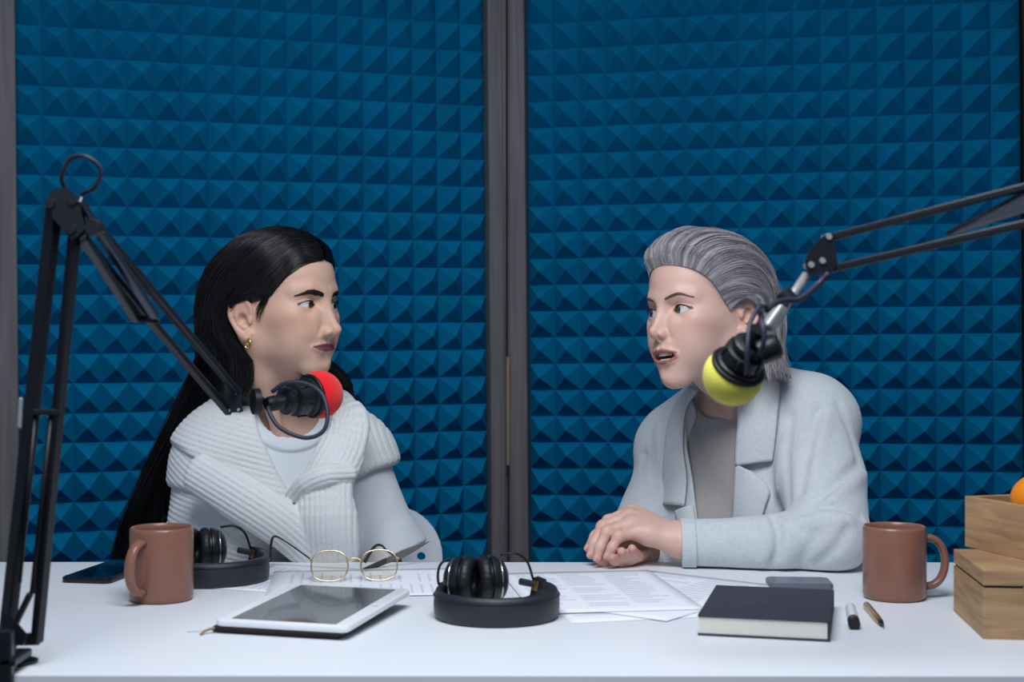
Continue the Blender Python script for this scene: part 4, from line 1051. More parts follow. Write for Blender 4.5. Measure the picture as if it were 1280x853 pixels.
xs = axis_steps(-.66, -.06, [(c0.x - .105, c0.x + .115)], .0016, .009); ys = axis_steps(1.98, 2.42, [(c0.y - .125, c0.y + .105)], .0016, .009); zs = axis_steps(.40, c0.z + .125, [(c0.z - .125, c0.z + .12)], .0016, .009)
SK1 = srgb(206, 166, 145); LIP1 = srgb(124, 66, 76); BL1 = srgb(206, 142, 120)
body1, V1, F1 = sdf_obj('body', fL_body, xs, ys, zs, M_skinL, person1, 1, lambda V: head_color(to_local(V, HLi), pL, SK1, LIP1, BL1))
bv1 = bvh_of(V1, F1)
M_iris1 = mat('iris_brown', srgb(58, 42, 34), .3)
for s in (-1, 1): eyeball('eye', (s * EYE[0], EYE[1], EYE[2]), (-.34, 1, .0), M_iris1, person1, HLm)
M_hair1 = mat('black_hair', srgb(16, 14, 16), .38, spec=.45)
M_brow1 = mat('dark_brow_hair', srgb(34, 26, 24), .6)
face_hair(person1, HLm, bv1, 'eyebrow', [(.0110, .08, .0115), (.0220, .08, .0140), (.0350, .078, .0155), (.0490, .06, .0110)], 620, .0075, .0044, .00036, M_brow1, rng)
lashes(person1, HLm, M_brow1, pL['eye_open'])
# ---- hair: cap, then locks and strands
def fcap1(Q): return hair_cap(to_local(Q, HLi), HZ1, HY1, .0055)
xs = axis_steps(c0.x - .13, c0.x + .12, [], .003, .003); ys = axis_steps(c0.y - .12, c0.y + .14, [], .003, .003); zs = axis_steps(c0.z - .11, c0.z + .125, [], .003, .003)
sdf_obj('hair_base', fcap1, xs, ys, zs, M_hair1, person1, 1)
def skull1(Q): L = to_local(Q, HLi); S = sym(L); return smin(s_ell(S, (0, -.020, .031), (.0735, .088, .078)), s_ell(S, (0, .028, .036), (.058, .0615, .060)), .04)
def neck1(Q): return s_line(Q, [hl_(0, -.020, -.040), hl_(0, -.030, -.090), bl(0, -.030, .050), bl(0, -.02, -.02)], [.047, .045, .047, .055], .02)
def G(side, head_pts, world_pts): return [hl_(side * p[0], p[1], p[2]) for p in head_pts] + [PW(*p) for p in world_pts]
near = [
  G(1, [(.002, .083, .067), (.028, .073, .061), (.050, .056, .046), (.062, .042, .022), (.0725, .025, .006), (.082, -.001, .011), (.088, -.026, .002), (.082, -.042, -.040)], [(314, 452, 2.155), (307, 490, 2.175), (285, 515, 2.24), (245, 545, 2.35), (205, 600, 2.39), (185, 700, 2.40)]),
  G(1, [(.002, .074, .075), (.030, .064, .070), (.054, .052, .046), (.064, .038, .022), (.0735, .022, .007), (.082, -.002, .013), (.088, -.026, .004), (.082, -.042, -.036)], [(314, 452, 2.155), (307, 490, 2.175), (285, 515, 2.24), (245, 545, 2.35), (205, 600, 2.39), (185, 700, 2.40)]),
  G(1, [(.002, .062, .090), (.034, .050, .084), (.060, .030, .062), (.077, .002, .038), (.085, -.022, .016), (.086, -.045, -.020)], [(302, 450, 2.165), (295, 490, 2.19), (258, 535, 2.33), (190, 620, 2.40), (176, 700, 2.40)]),
  G(1, [(.002, .040, .104), (.036, .028, .098), (.064, .006, .074), (.080, -.024, .044), (.087, -.050, .006), (.082, -.070, -.035)], [(284, 452, 2.205), (268, 500, 2.27), (215, 575, 2.38), (178, 640, 2.40), (163, 702, 2.40)]),
  G(1, [(.002, .005, .111), (.036, -.008, .106), (.066, -.034, .078), (.082, -.060, .040), (.084, -.080, .000), (.076, -.092, -.045)], [(262, 455, 2.29), (236, 510, 2.35), (195, 590, 2.39), (166, 650, 2.40), (150, 704, 2.40)]),
  G(1, [(.002, -.035, .110), (.034, -.052, .102), (.060, -.080, .074), (.072, -.098, .030), (.070, -.108, -.010), (.062, -.112, -.055)], [(245, 460, 2.36), (214, 525, 2.39), (180, 600, 2.41), (156, 655, 2.41), (140, 706, 2.41)]),
  G(1, [(.002, -.070, .094), (.020, -.092, .080), (.034, -.112, .045), (.036, -.120, .0), (.032, -.122, -.06)], [(280, 470, 2.40), (255, 540, 2.42), (220, 620, 2.43), (190, 705, 2.43)]),
]
farg = [
  G(-1, [(.002, .083, .067), (.028, .073, .061), (.050, .056, .046), (.062, .042, .022), (.072, .025, .000), (.081, -.001, .001), (.086, -.026, -.008), (.080, -.030, -.050)], [(428, 470, 2.31), (438, 497, 2.33), (430, 540, 2.38), (415, 640, 2.41)]),
  G(-1, [(.002, .074, .075), (.030, .064, .070), (.055, .044, .050), (.070, .020, .028), (.081, -.008, .016), (.084, -.028, -.004), (.080, -.030, -.050)], [(428, 470, 2.31), (438, 497, 2.33), (430, 540, 2.38), (415, 640, 2.41)]),
  G(-1, [(.002, .055, .096), (.036, .045, .086), (.064, .020, .062), (.080, -.010, .036), (.086, -.036, .008), (.082, -.045, -.045)], [(422, 470, 2.33), (430, 500, 2.36), (415, 560, 2.40), (395, 650, 2.42)]),
  G(-1, [(.002, .010, .111), (.040, 0, .103), (.068, -.026, .074), (.082, -.052, .036), (.080, -.076, -.01)], [(400, 470, 2.37), (395, 520, 2.40), (370, 600, 2.42), (350, 680, 2.43)]),
  G(-1, [(.002, -.050, .106), (.030, -.072, .092), (.050, -.100, .055), (.050, -.114, .01), (.042, -.118, -.05)], [(340, 470, 2.41), (320, 540, 2.43), (290, 620, 2.44), (260, 705, 2.44)]),
]
M_hair1v = mat('black_hair_strand', srgb(20, 18, 20), .34, spec=.5, vcol='col')
def hair_cols(n, base, var, r): b = np.asarray(base[:3]); return np.clip(b * (1 + var * r.normal(size=(n, 1))), 0.001, 1)
paths = []; rads = []
for gset, n in ((near, 1250), (farg, 380)):
    p, s = guide_strands(gset, n, 24, .0024, rng, .0024, .05); gap = .0065 + .004 * rng.random((n, 1)) + np.zeros((1, 24)); hd = hair_gap(p, HLi, HZ1, HY1, gap); hd[:, 11:] = -1
    paths.append(push_out(push_out(p, skull1, hd), neck1, .001 + .006 * rng.random((n, 1)) + np.zeros((n, 24)))); rads.append(rng.uniform(.0006, .0013, n))
    p, s = guide_strands(gset, n, 24, .0030, rng, .0040, .10); hd = hair_gap(p, HLi, HZ1, HY1, .008 + .003 * rng.random((n, 1)) + np.zeros((n, 24))); hd[:, 11:] = -1
    paths.append(push_out(p, skull1, hd)); rads.append(rng.uniform(.00025, .0005, n))
for sd in (1, -1):                      # loose wisps in front of the ear
    gw = [[hl_(sd * a, b, c) for a, b, c in w_] for w_ in ([(.064, .042, .024), (.0690, .032, .004), (.0715, .024, -.014), (.0715, .018, -.034)], [(.067, .034, .020), (.0715, .020, .002), (.0725, .012, -.012), (.0720, .010, -.026)])]
    p, s = guide_strands(gw, 90, 24, .0010, rng, .0012, .6); paths.append(push_out(p, skull1, .0006 + np.zeros((90, 24)))); rads.append(np.full(90, .00024))
for gset, sd in ((near, 1), (farg, -1)):
    p, s = guide_strands([gset[0], gset[1]], 260, 24, .0006, rng, .001, .0); L_ = to_local(p.reshape(-1, 3), HLi).reshape(p.shape); p = p + (HLi[:3, :3].T @ np.array((0, .006, -.003), np.float32)) * rng.random((260, 1, 1)) * np.clip(1 - np.linspace(0, 1, 24)[None, :, None] * 3.2, 0, 1)
    p = p[:, :10]; p = np.stack([np.stack([np.interp(np.linspace(0, 9, 24), np.arange(10), p[i, :, c]) for c in range(3)], 1) for i in range(len(p))]); paths.append(push_out(p, skull1, .0008 + np.zeros((260, 24)))); rads.append(np.full(260, .00022))
paths = np.concatenate(paths); rads = np.concatenate(rads)
strands('hair', paths, rads, M_hair1v, person1, hair_cols(len(paths), srgb(17, 15, 17), .35, rng))
# ---- gold hoop earring
ec = hl_(.0760, -.001, -.0610); er = []
e_obj = obj('earring', tube([Vector(ec) + (HLm.to_3x3() @ Vector((.0015 * math.sin(a), .0062 * math.sin(a), .0085 * math.cos(a)))) for a in [2 * math.pi * k / 24 for k in range(24)]], .0016, 8, closed=True), M_gold, person1, True, label='gold hoop earring')
for k, cc in enumerate((srgb(210, 60, 40), srgb(225, 180, 60), srgb(150, 190, 70))):
    q = Vector(ec) + (HLm.to_3x3() @ Vector((.0030, .001, .006 - .006 * k))); obj('gem', lathe([(0, -.0016), (.0016, 0), (0, .0016)], 8, Matrix.Translation(q)), mat('gem_%d' % k, cc, .2), e_obj, True)

# ---- white tee
def fL_tee(Q):
    B = to_local(Q, BLi); d = torso_sdf(B, 1.0, .108, -.034) - .008
    d = smin(d, s_line(Q, [LA[0], LA[0] * .35 + LA[1] * .65], [.058, .062], .02), .03)
    rs = s_line(Q, [RA[0], RA[0] * .5 + RA[1] * .5 + np.array((.008, 0, 0), np.float32), RA[1] + np.array((.045, -.01, -.02), np.float32)], [.058, .066, .080])
    hem = PW(537, 676, 2.23); rs = smax(rs, (Q - hem) @ np.array((.50, -.05, -.865), np.float32), .004)
    d = smin(d, rs, .03)
    d = d + rows_of_folds(Q, [([PW(505, 590, 2.22), PW(520, 640, 2.20), PW(530, 690, 2.19)], .008, .006), ([PW(470, 600, 2.20), PW(480, 650, 2.18), PW(470, 700, 2.17)], .007, .006), ([PW(340, 560, 2.16), PW(360, 620, 2.15)], .008, .003), ([PW(390, 550, 2.16), PW(385, 600, 2.15)], .008, .003)])
    d = d + .0016 * fbm(Q, 45, 3)
    nk = s_cone(Q, bl(0, -.02, .12), bl(0, .022, .026), .080, .056)
    cl = smax(np.abs(nk - .0065) - .0085, np.abs(d) - .0048, .003)
    d = np.minimum(smax(d, -nk, .004), cl)
    arm_cut = (Q[:, 2] - .60)
    return smax(d, -arm_cut, .006)
M_tee = mat('white_cotton', srgb(205, 210, 216), .9, spec=.1, sheen=.2, bump=.25, bscale=700)
xs = axis_steps(-.66, -.06, [(-.46, -.27)], .0026, .0050); ys = axis_steps(2.08, 2.44, [(2.12, 2.26)], .0026, .0050); zs = axis_steps(.58, 1.01, [(.885, .985)], .0022, .0045)
tee1, VT, FT = sdf_obj('tee_shirt', fL_tee, xs, ys, zs, M_tee, person1, 1, label='white crew-neck tee')

# ---- cream ribbed sweater over the shoulders, sleeves tied in front
RP = .0080
def ribs(c, a): return a * (np.exp(-(np.sin(math.pi * c / RP) / .42) ** 2) * 1.5 - .5)
def fL_sweater(Q):
    B = to_local(Q, BLi); px, py = proj(Q); sc_ = 1.0 / 800
    base = torso_sdf(B, 1.0, .108, -.034) - .016
    base = smin(base, s_line(Q, [LA[0], LA[0] * .3 + LA[1] * .7, LA[1] * 1.0], [.060, .064, .062], .02), .035)
    base = smin(base, s_cone(Q, RA[0], RA[0] * .55 + RA[1] * .45, .062, .074), .035)
    X, Y, Z = Q[:, 0], Q[:, 1], Q[:, 2]
    s1 = Z * .96 + X * .26; s2 = Z * .80 + X * .60; s3 = X * .9 + (Z - .9) * .35
    base = base + .0014 * fbm(Q, 40, 5)
    left = px < 385
    f1 = np.interp(px, [150, 210, 260, 300, 345, 385], [520, 553, 588, 606, 632, 660]); f2 = np.interp(px, [150, 185, 250, 290, 330, 352, 385], [592, 602, 620, 645, 680, 698, 720])
    fr = np.interp(px, [385, 400, 440, 470, 508, 540], [700, 640, 602, 588, 578, 560])
    lower = smax(base + ribs(s1, .0012), (py - 745) * sc_, .008)
    mid = smax(base - .008 + ribs(s2, .0012), (py - f2) * sc_ * .8, .010)
    upr = smax(base - .016 + ribs(s1, .0012), (py - f1) * sc_ * .8, .012)
    dl = np.minimum(np.minimum(lower, mid), upr); dl = smax(dl, (px - 392) * sc_, .01)
    dr = smax(base - .008 + ribs(s3, .0012), (py - fr) * sc_ * .85, .012); dr = smax(dr, (388 - px) * sc_, .01)
    d = np.minimum(dl, dr)
    # open front
    le = np.interp(py, [480, 505, 520, 545, 590, 640, 660], [330, 318, 319, 326, 347, 376, 384]); re = np.interp(py, [470, 520, 580, 640], [432, 424, 410, 376])
    op = np.maximum(np.maximum((le - px) * sc_, (px - re) * sc_), Y - 2.30)
    op = np.maximum(op, (py - 655) * sc_)
    d = smax(d, -op, .012)
    nk = s_cone(Q, bl(0, -.03, .12), bl(0, .0, .0), .085, .070)
    d = smax(d, -nk, .008)
    # diagonal sleeve and hanging lobe
    bA, la, al = s_band(Q, SW_A, [.030, .036, .034, .030], [.016, .022, .022, .018]); bA = bA + ribs(la, .0013)
    bB, lb, al = s_band(Q, SW_B, [.018, .022, .030, .035, .038, .046, .047, .044], [.012, .014, .016, .020, .026, .030, .030, .026]); bB = bB + ribs(lb, .0013) + .002 * np.sin(al * 60 + lb * 30)
    bC, lc, al = s_band(Q, SW_C, [.012, .017, .018, .012], [.010, .016, .016, .012]); bC = bC + ribs(lc, .0012)
    d = smin(d, bA, .006); d = smin(d, bB, .004); d = smin(d, bC, .004)
    return d * .85
SW_A = catmull([PW(246, 590, 2.125), PW(300, 622, 2.105), PW(350, 655, 2.10), PW(392, 692, 2.115)], 5)
SW_B = catmull([PW(400, 498, 2.38), PW(424, 505, 2.30), PW(437, 527, 2.20), PW(430, 560, 2.145), PW(410, 600, 2.118), PW(409, 645, 2.110), PW(411, 690, 2.118), PW(412, 725, 2.13)], 4)
SW_C = catmull([PW(366, 622, 2.115), PW(384, 604, 2.100), PW(408, 594, 2.095), PW(436, 592, 2.11)], 5)
M_knit = mat('cream_rib_knit', srgb(212, 214, 214), .95, spec=.08, sheen=.3, bump=.5, bscale=520)
xs = axis_steps(-.66, -.12, [], .0021, .0021); ys = axis_steps(2.06, 2.44, [(2.06, 2.30)], .0022, .0040); zs = axis_steps(.66, 1.00, [], .0020, .0020)
sw1, VS, FS = sdf_obj('sweater', fL_sweater, xs, ys, zs, M_knit, person1, 0, label='cream ribbed sweater tied around the shoulders')
# ---- trousers and shoes (under the table)
def legs_sdf(Q, Bi, M):
    B = to_local(Q, Bi); S = sym(B)
    d = s_ell(S, (0, -.010, -.455), (.172, .122, .115))
    d = smin(d, s_line(S, [(.085, .02, -.470), (.105, .36, -.440), (.110, .40, -.50), (.100, .34, -.83)], [.088, .066, .062, .050]), .03)
    return smax(d, B[:, 2] + .36, .01)
M_trs = mat('dark_trousers', srgb(52, 54, 60), .9, spec=.1, bump=.2, bscale=500)
def lower_body(t, Bm):
    Bi = np_mat(Bm.inverted()); o = Bm.translation; fwd = Bm.to_3x3() @ Vector((0, 1, 0)); cx = o.x + fwd.x * .2; cy = o.y + fwd.y * .2
    sdf_obj('trousers', lambda Q: legs_sdf(Q, Bi, Bm), axis_steps(cx - .42, cx + .42, [], .011, .011), axis_steps(cy - .40, cy + .40, [], .011, .011), axis_steps(.02, .62, [], .011, .011), M_trs, t, 1)
    for s in (-1, 1):
        c = Bm @ Vector((s * .100, .37, 0)); 
        def fs(Q): B = to_local(Q, Bi); return smax(s_ell(B, (s * .100, .385, -o.z + .035), (.042, .115, .050)), -(Q[:, 2] - .001), .004)
        sdf_obj('shoe', fs, axis_steps(c.x - .17, c.x + .17, [], .008, .008), axis_steps(c.y - .17, c.y + .17, [], .008, .008), axis_steps(-.01, .11, [], .008, .008), mat('white_shoe', srgb(190, 190, 192), .6), t, 1)
lower_body(person1, BLm)
finish_person(person1)

# ================================================================ white chairs with a hole near each corner of the back
M_chair = mat('white_moulded_plastic', srgb(214, 220, 228), .45)
def chair_back_bm():
    """rounded plate outline with a round hole in each upper corner, bent into a shell"""
    W, H, r = .55, .40, .085; bm = bmesh.new()
    out = [(-W / 2, 0), (W / 2, 0)] + [(W / 2 - r + r * math.cos(a), H - r + r * math.sin(a)) for a in [math.radians(9 * k) for k in range(11)]] + [(-W / 2 + r + r * math.cos(a), H - r + r * math.sin(a)) for a in [math.radians(90 + 9 * k) for k in range(11)]]
    ed = []
    def ring(pts):
        vs_ = [bm.verts.new((x, 0, z)) for x, z in pts]
        for i in range(len(vs_)): ed.append(bm.edges.new((vs_[i], vs_[(i + 1) % len(vs_)])))
    ring(out)
    for s in (-1, 1): ring([(s * (W / 2 - .037) + .0075 * math.cos(a), H - .086 + .0075 * math.sin(a)) for a in [2 * math.pi * k / 20 for k in range(20)]])
    bmesh.ops.triangle_fill(bm, use_beauty=True, use_dissolve=False, edges=ed)
    for q in range(10):
        x = -W / 2 + W * (q + .5) / 10
        bmesh.ops.bisect_plane(bm, geom=list(bm.verts) + list(bm.edges) + list(bm.faces), plane_co=(x, 0, 0), plane_no=(1, 0, 0))
    r_ = bmesh.ops.extrude_face_region(bm, geom=list(bm.faces)); bmesh.ops.translate(bm, verts=[v for v in r_['geom'] if isinstance(v, bmesh.types.BMVert)], vec=(0, .012, 0))
    for v in bm.verts: v.co.y += .55 * v.co.x ** 2 - .10 * v.co.z
    bmesh.ops.recalc_face_normals(bm, faces=bm.faces)
    return bm
def make_chair(loc, rz, label):
    t = thing('chair', label, 'chair', loc, rz)
    b = obj('backrest', chair_back_bm(), M_chair, t, angle=40); b.location = (0, -.195, .375); obj('back_support', box((0, -.200, .365), (.30, .020, .10), bev=.006), M_chair, t)
    obj('seat', prism(rrect(.46, .42, .07, 6, 0, .02), .325, .345, bev=.006), M_chair, t, angle=40)
    for sx in (-1, 1):
        for sy in (-1, 1): obj('leg', tube([(sx * .17, sy * .15 + .02, .326), (sx * .22, sy * .20 + .02, .0)], [.015, .010], 12), M_tleg, t, True)
    return t
make_chair((-.385, 2.315, 0), math.radians(180 + 4), 'white plastic chair with round corner holes under the black-haired person')
# ================================================================ person with silver hair
HRm = head_matrix(P(881.2, 389, 2.17), 126, 1.0, 5.0); HRi = np_mat(HRm.inverted())
BRm = Matrix.Translation((.366, 2.300, .930)) @ Matrix.Rotation(math.radians(146), 4, 'Z') @ Matrix.Rotation(math.radians(-9), 4, 'X') @ Matrix.Rotation(math.radians(12), 4, 'Y'); BRi = np_mat(BRm.inverted())
br = lambda *v: np.array(BRm @ Vector(v), np.float32)
hr_ = lambda *v: np.array(HRm @ Vector(v), np.float32)
pR = dict(jaw_drop=.0065, muz=.003, nose_z=.003, nose_l=-.0005, nose_w=.88, lip=.98, eye_open=1.28, ear_y=-.012, ear_z=-.008, jaw_w=.0385, width=.96, chin_w=.0100)
HZ2 = [-.12, -.06, -.03, -.016, -.006, -.001, .010, .022, .034, .048, .058, .066, .076, .12]; HY2 = [-.045, -.042, -.038, -.034, -.026, .012, .024, .034, .044, .056, .069, .083, .11, .16]
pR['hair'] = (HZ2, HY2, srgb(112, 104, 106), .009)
NA = [br(-.116, -.010, -.024), PW(1034, 676, 2.035), PW(850, 675, 2.062)]       # near arm: shoulder, elbow, wrist
FA = [br(.118, -.010, -.030), PW(776, 765, 2.33), PW(803, 690, 2.14)]           # far arm
FING = {
 'index': ([(790, 640, 2.108), (761, 652, 2.108), (744, 671, 2.098), (736, 686, 2.092)], [.0102, .0090, .0080, .0066]),
 'middle': ([(787, 646, 2.088), (754, 659, 2.082), (743, 680, 2.072), (739, 694, 2.066)], [.0104, .0092, .0081, .0067]),
 'ring': ([(789, 655, 2.068), (759, 666, 2.056), (750, 685, 2.049), (747, 698, 2.045)], [.0100, .0088, .0078, .0064]),
 'pinky': ([(797, 666, 2.052), (773, 671, 2.038), (765, 685, 2.034), (760, 696, 2.032)], [.0090, .0078, .0069, .0058]),
}
FING2 = [ ([(800, 698, 2.105), (788, 699, 2.060), (779, 694, 2.040), (777, 690, 2.030)], [.0095, .0085, .0078, .0064]),
          ([(792, 702, 2.105), (778, 703, 2.062), (768, 700, 2.042), (765, 697, 2.032)], [.0095, .0085, .0078, .0064]),
          ([(806, 694, 2.105), (797, 695, 2.065), (791, 690, 2.044), (790, 686, 2.034)], [.0090, .0080, .0072, .0060]),
          ([(782, 703, 2.110), (765, 704, 2.075), (754, 703, 2.060), (750, 701, 2.052)], [.0090, .0080, .0072, .0060]) ]
def hand_sdf(Q):
    w1 = PW(850, 675, 2.062); w0 = PW(880, 676, 2.055); d = s_cone(Q, w0, w1, .023, .0215)
    mc = {k: PW(*v[0][0]) for k, v in FING.items()}
    for k, r0 in (('index', .0165), ('middle', .0175), ('ring', .0165), ('pinky', .0150)):
        d = smin(d, s_cone(Q, w1 + (mc[k] - mc['middle']) * .35, mc[k], r0, .0112), .014)
    d = smin(d, s_cone(Q, mc['index'] * .72 + w1 * .28 + np.array((0, .004, -.008), np.float32), mc['pinky'] * .75 + w1 * .25, .013, .013), .015)
    for k, (pts, rs) in FING.items():
        pts = [PW(*p) for p in pts]
        f = s_line(Q, pts, rs, .004); f = smin(f, s_ell(Q, pts[1], (rs[1] * 1.10,) * 3), .004)
        d = smin(d, f, .0065)
    th = [w1 * .6 + mc['index'] * .4 + np.array((0, .018, -.010), np.float32), PW(800, 676, 2.125), PW(778, 684, 2.125), PW(764, 690, 2.118)]
    d = smin(d, s_line(Q, th, [.015, .0115, .0095, .0075], .005), .010)
    # the other hand below
    e = s_line(Q, [FA[2], PW(800, 697, 2.125)], [.023, .018], .01); e = smin(e, s_ell(Q, PW(788, 699, 2.115), (.030, .020, .012)), .012)
    for pts, rs in FING2: e = smin(e, s_line(Q, [PW(*p) for p in pts], rs, .004), .005)
    return d, e
def fR_body(Q):
    B = to_local(Q, BRi); d = torso_sdf(B, .96) + .004
    d = smin(d, s_line(Q, [hr_(0, -.022, -.040), hr_(0, -.030, -.085), br(0, -.030, .050), br(0, -.02, -.02)], [.045, .043, .046, .055], .02), .035)
    S = sym(B)
    d = smin(d, s_cone(S, (.020, .046, -.010), (.125, .000, .004), .008, .010), .022)
    d = smin(d, s_cone(Q, hr_(-.054, -.012, -.050), br(-.012, .040, .020), .010, .006), .018)
    for A in (NA, FA): d = smin(d, s_line(Q, A, [.044, .037, .025], .02), .03)
    m = (Q[:, 0] > .06) & (Q[:, 0] < .30) & (Q[:, 2] > .70) & (Q[:, 2] < .88) & (Q[:, 1] < 2.22)
    if m.any():
        a, b = hand_sdf(Q[m]); d[m] = np.minimum(smin(d[m], a, .010), smin(d[m], b, .010))
    L = to_local(Q, HRi); m = (np.abs(L[:, 0]) < .125) & (np.abs(L[:, 1]) < .15) & (L[:, 2] > -.16) & (L[:, 2] < .15)
    if m.any(): d[m] = smin(d[m], head_sdf(L[m], pR), .022)
    return d
c2 = HRm.translation
person2 = thing('person', 'person with slicked-back silver hair in a pale linen blazer, hands clasped on the table', 'person', (.366, 2.300, 0), 0)
M_skinR = mat('skin_fair', srgb(206, 168, 154), .45, spec=.4, sss=.12, vcol='col', bump=.05, bscale=900)
xs = axis_steps(.06, .62, [(c2.x - .115, c2.x + .105), (.10, .27)], .0016, .009); ys = axis_steps(1.96, 2.46, [(2.015, c2.y + .105)], .0016, .009); zs = axis_steps(.40, c2.z + .125, [(.742, .842), (c2.z - .130, c2.z + .12)], .0016, .009)
SK2 = srgb(217, 177, 161); LIP2 = srgb(174, 108, 104); BL2 = srgb(210, 146, 136)
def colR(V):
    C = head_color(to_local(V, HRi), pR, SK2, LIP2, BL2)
    for pts, rs in list(FING.values()) + FING2:       # rosier knuckles and finger tips
        for q, a in ((pts[0], .25), (pts[1], .30), (pts[3], .45)):
            g = np.exp(-(((V - PW(*q)) / .011) ** 2).sum(1))[:, None] * a; C = C * (1 - g) + np.asarray(srgb(206, 128, 118)[:3]) * g
    return C
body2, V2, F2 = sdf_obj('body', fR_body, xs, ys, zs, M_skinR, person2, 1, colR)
bv2 = bvh_of(V2, F2)
M_iris2 = mat('iris_grey_blue', srgb(86, 98, 112), .3)
for s in (-1, 1): eyeball('eye', (s * EYE[0] * .96, EYE[1], EYE[2]), (.30, 1, .08), M_iris2, person2, HRm)
M_brow2 = mat('light_brow_hair', srgb(120, 92, 80), .6); M_lash2 = mat('brown_lash', srgb(44, 34, 32), .6)
face_hair(person2, HRm, bv2, 'eyebrow', [(.0115, .08, .0130), (.0220, .08, .0165), (.0350, .078, .0190), (.0480, .06, .0145)], 300, .0070, .0024, .00026, M_brow2, rng)
lashes(person2, HRm, M_lash2, pR['eye_open'])
# teeth: two short arcs inside the open mouth
M_teeth = mat('teeth', srgb(214, 206, 196), .25)
for (z, hgt, nm) in ((-.0668, .0036, 'upper_teeth'), (-.0768, .0022, 'lower_teeth')):
    bm = bmesh.new()
    for k in range(-4, 5):
        a = k * .165; wd = .0037 if abs(k) < 2 else .0032; c = Vector((.0205 * math.sin(a), .0690 + .0205 * math.cos(a) - (.0015 if nm[0] == 'l' else 0), z + (0 if abs(k) < 2 else .0004)))
        bm_box(bm, c, (wd, .0028, hgt * 2), Euler((0, 0, -a)), .0010)
    bmesh.ops.transform(bm, matrix=HRm, verts=bm.verts); obj(nm, bm, M_teeth, person2, angle=60)
bm = lathe([(0, 0), (.016, .004), (.014, .009), (0, .010)], 20, HRm @ Matrix.Translation((0, .066, -.083))); obj('tongue', bm, mat('tongue', srgb(150, 84, 84), .35), person2, True)
# finger nails
for pts, rs in FING.values():
    a = PW(*pts[2]); b = PW(*pts[3]); dr = (b - a) / np.linalg.norm(b - a); up = np.array((-.45, -.35, .8)); up = up - dr * (up @ dr); up /= np.linalg.norm(up); sd = np.cross(dr, up)
    Mn = Matrix((sd, dr, up)).transposed().to_4x4(); Mn.translation = Vector(b + up * rs[3] * .80)
    bm = bmesh.new(); bmesh.ops.create_uvsphere(bm, u_segments=12, v_segments=8, radius=1.0, matrix=Mn @ Matrix.Diagonal((.0044, .0062, .0018, 1)))
    obj('finger_nail', bm, mat('nail_pink', srgb(216, 164, 156), .25), person2, True)
# ---- hair
M_hair2 = mat('silver_hair_base', srgb(132, 126, 130), .5, spec=.4)
def fcap2(Q): return hair_cap(to_local(Q, HRi), HZ2, HY2, .0050, .060, 1.0)
xs = axis_steps(c2.x - .13, c2.x + .13, [], .003, .003); ys = axis_steps(c2.y - .13, c2.y + .14, [], .003, .003); zs = axis_steps(c2.z - .11, c2.z + .13, [], .003, .003)
sdf_obj('hair_base', fcap2, xs, ys, zs, M_hair2, person2, 1)
def skull2(Q): L = to_local(Q, HRi); S = sym(L); return smin(s_ell(S, (0, -.020, .031), (.0735, .088, .078)), s_ell(S, (0, .028, .036), (.058, .0615, .060)), .04)
def g2(side):
    rows = [
     [(-.008, .083, .066), (-.008, .088, .084), (-.007, .074, .108), (-.006, .034, .124), (-.004, -.020, .123), (-.002, -.070, .099), (.003, -.108, .050), (.008, -.118, .000), (.010, -.118, -.050), (.012, -.134, -.104)],
     [(.016, .081, .064), (.017, .085, .082), (.020, .066, .106), (.024, .022, .116), (.025, -.028, .116), (.025, -.076, .092), (.026, -.108, .044), (.026, -.116, -.004), (.026, -.114, -.055), (.030, -.132, -.108)],
     [(.034, .073, .060), (.037, .070, .076), (.042, .044, .096), (.044, .004, .104), (.044, -.044, .098), (.043, -.088, .066), (.042, -.108, .020), (.042, -.110, -.030), (.042, -.108, -.075), (.048, -.126, -.110)],
     [(.047, .060, .052), (.052, .052, .066), (.058, .024, .080), (.060, -.014, .085), (.060, -.056, .074), (.058, -.092, .040), (.056, -.102, -.005), (.055, -.100, -.050), (.056, -.100, -.085), (.060, -.108, -.110)],
     [(.057, .046, .040), (.063, .034, .050), (.069, .006, .058), (.072, -.028, .056), (.071, -.062, .038), (.068, -.084, .004), (.065, -.088, -.035), (.064, -.086, -.070), (.068, -.092, -.108)],
     [(.063, .034, .024), (.069, .020, .032), (.076, -.006, .034), (.080, -.034, .026), (.079, -.056, .004), (.075, -.070, -.030), (.071, -.074, -.065), (.074, -.080, -.110)],
     [(.0665, .026, .010), (.072, .014, .018), (.080, -.008, .020), (.085, -.028, .010), (.083, -.042, -.014), (.077, -.054, -.045), (.073, -.060, -.075), (.074, -.066, -.108)],
     [(.069, .014, -.006), (.074, .006, .004), (.081, -.008, .010), (.087, -.026, .004), (.085, -.042, -.018), (.078, -.052, -.048), (.073, -.056, -.078), (.073, -.060, -.108)],
    ]
    return [[hr_(side * p[0], p[1], p[2]) for p in r] for r in rows]
M_hair2v = mat('silver_hair_strand', srgb(150, 146, 150), .36, spec=.5, vcol='col')
paths = []; rads = []; cols = []
KH = 26
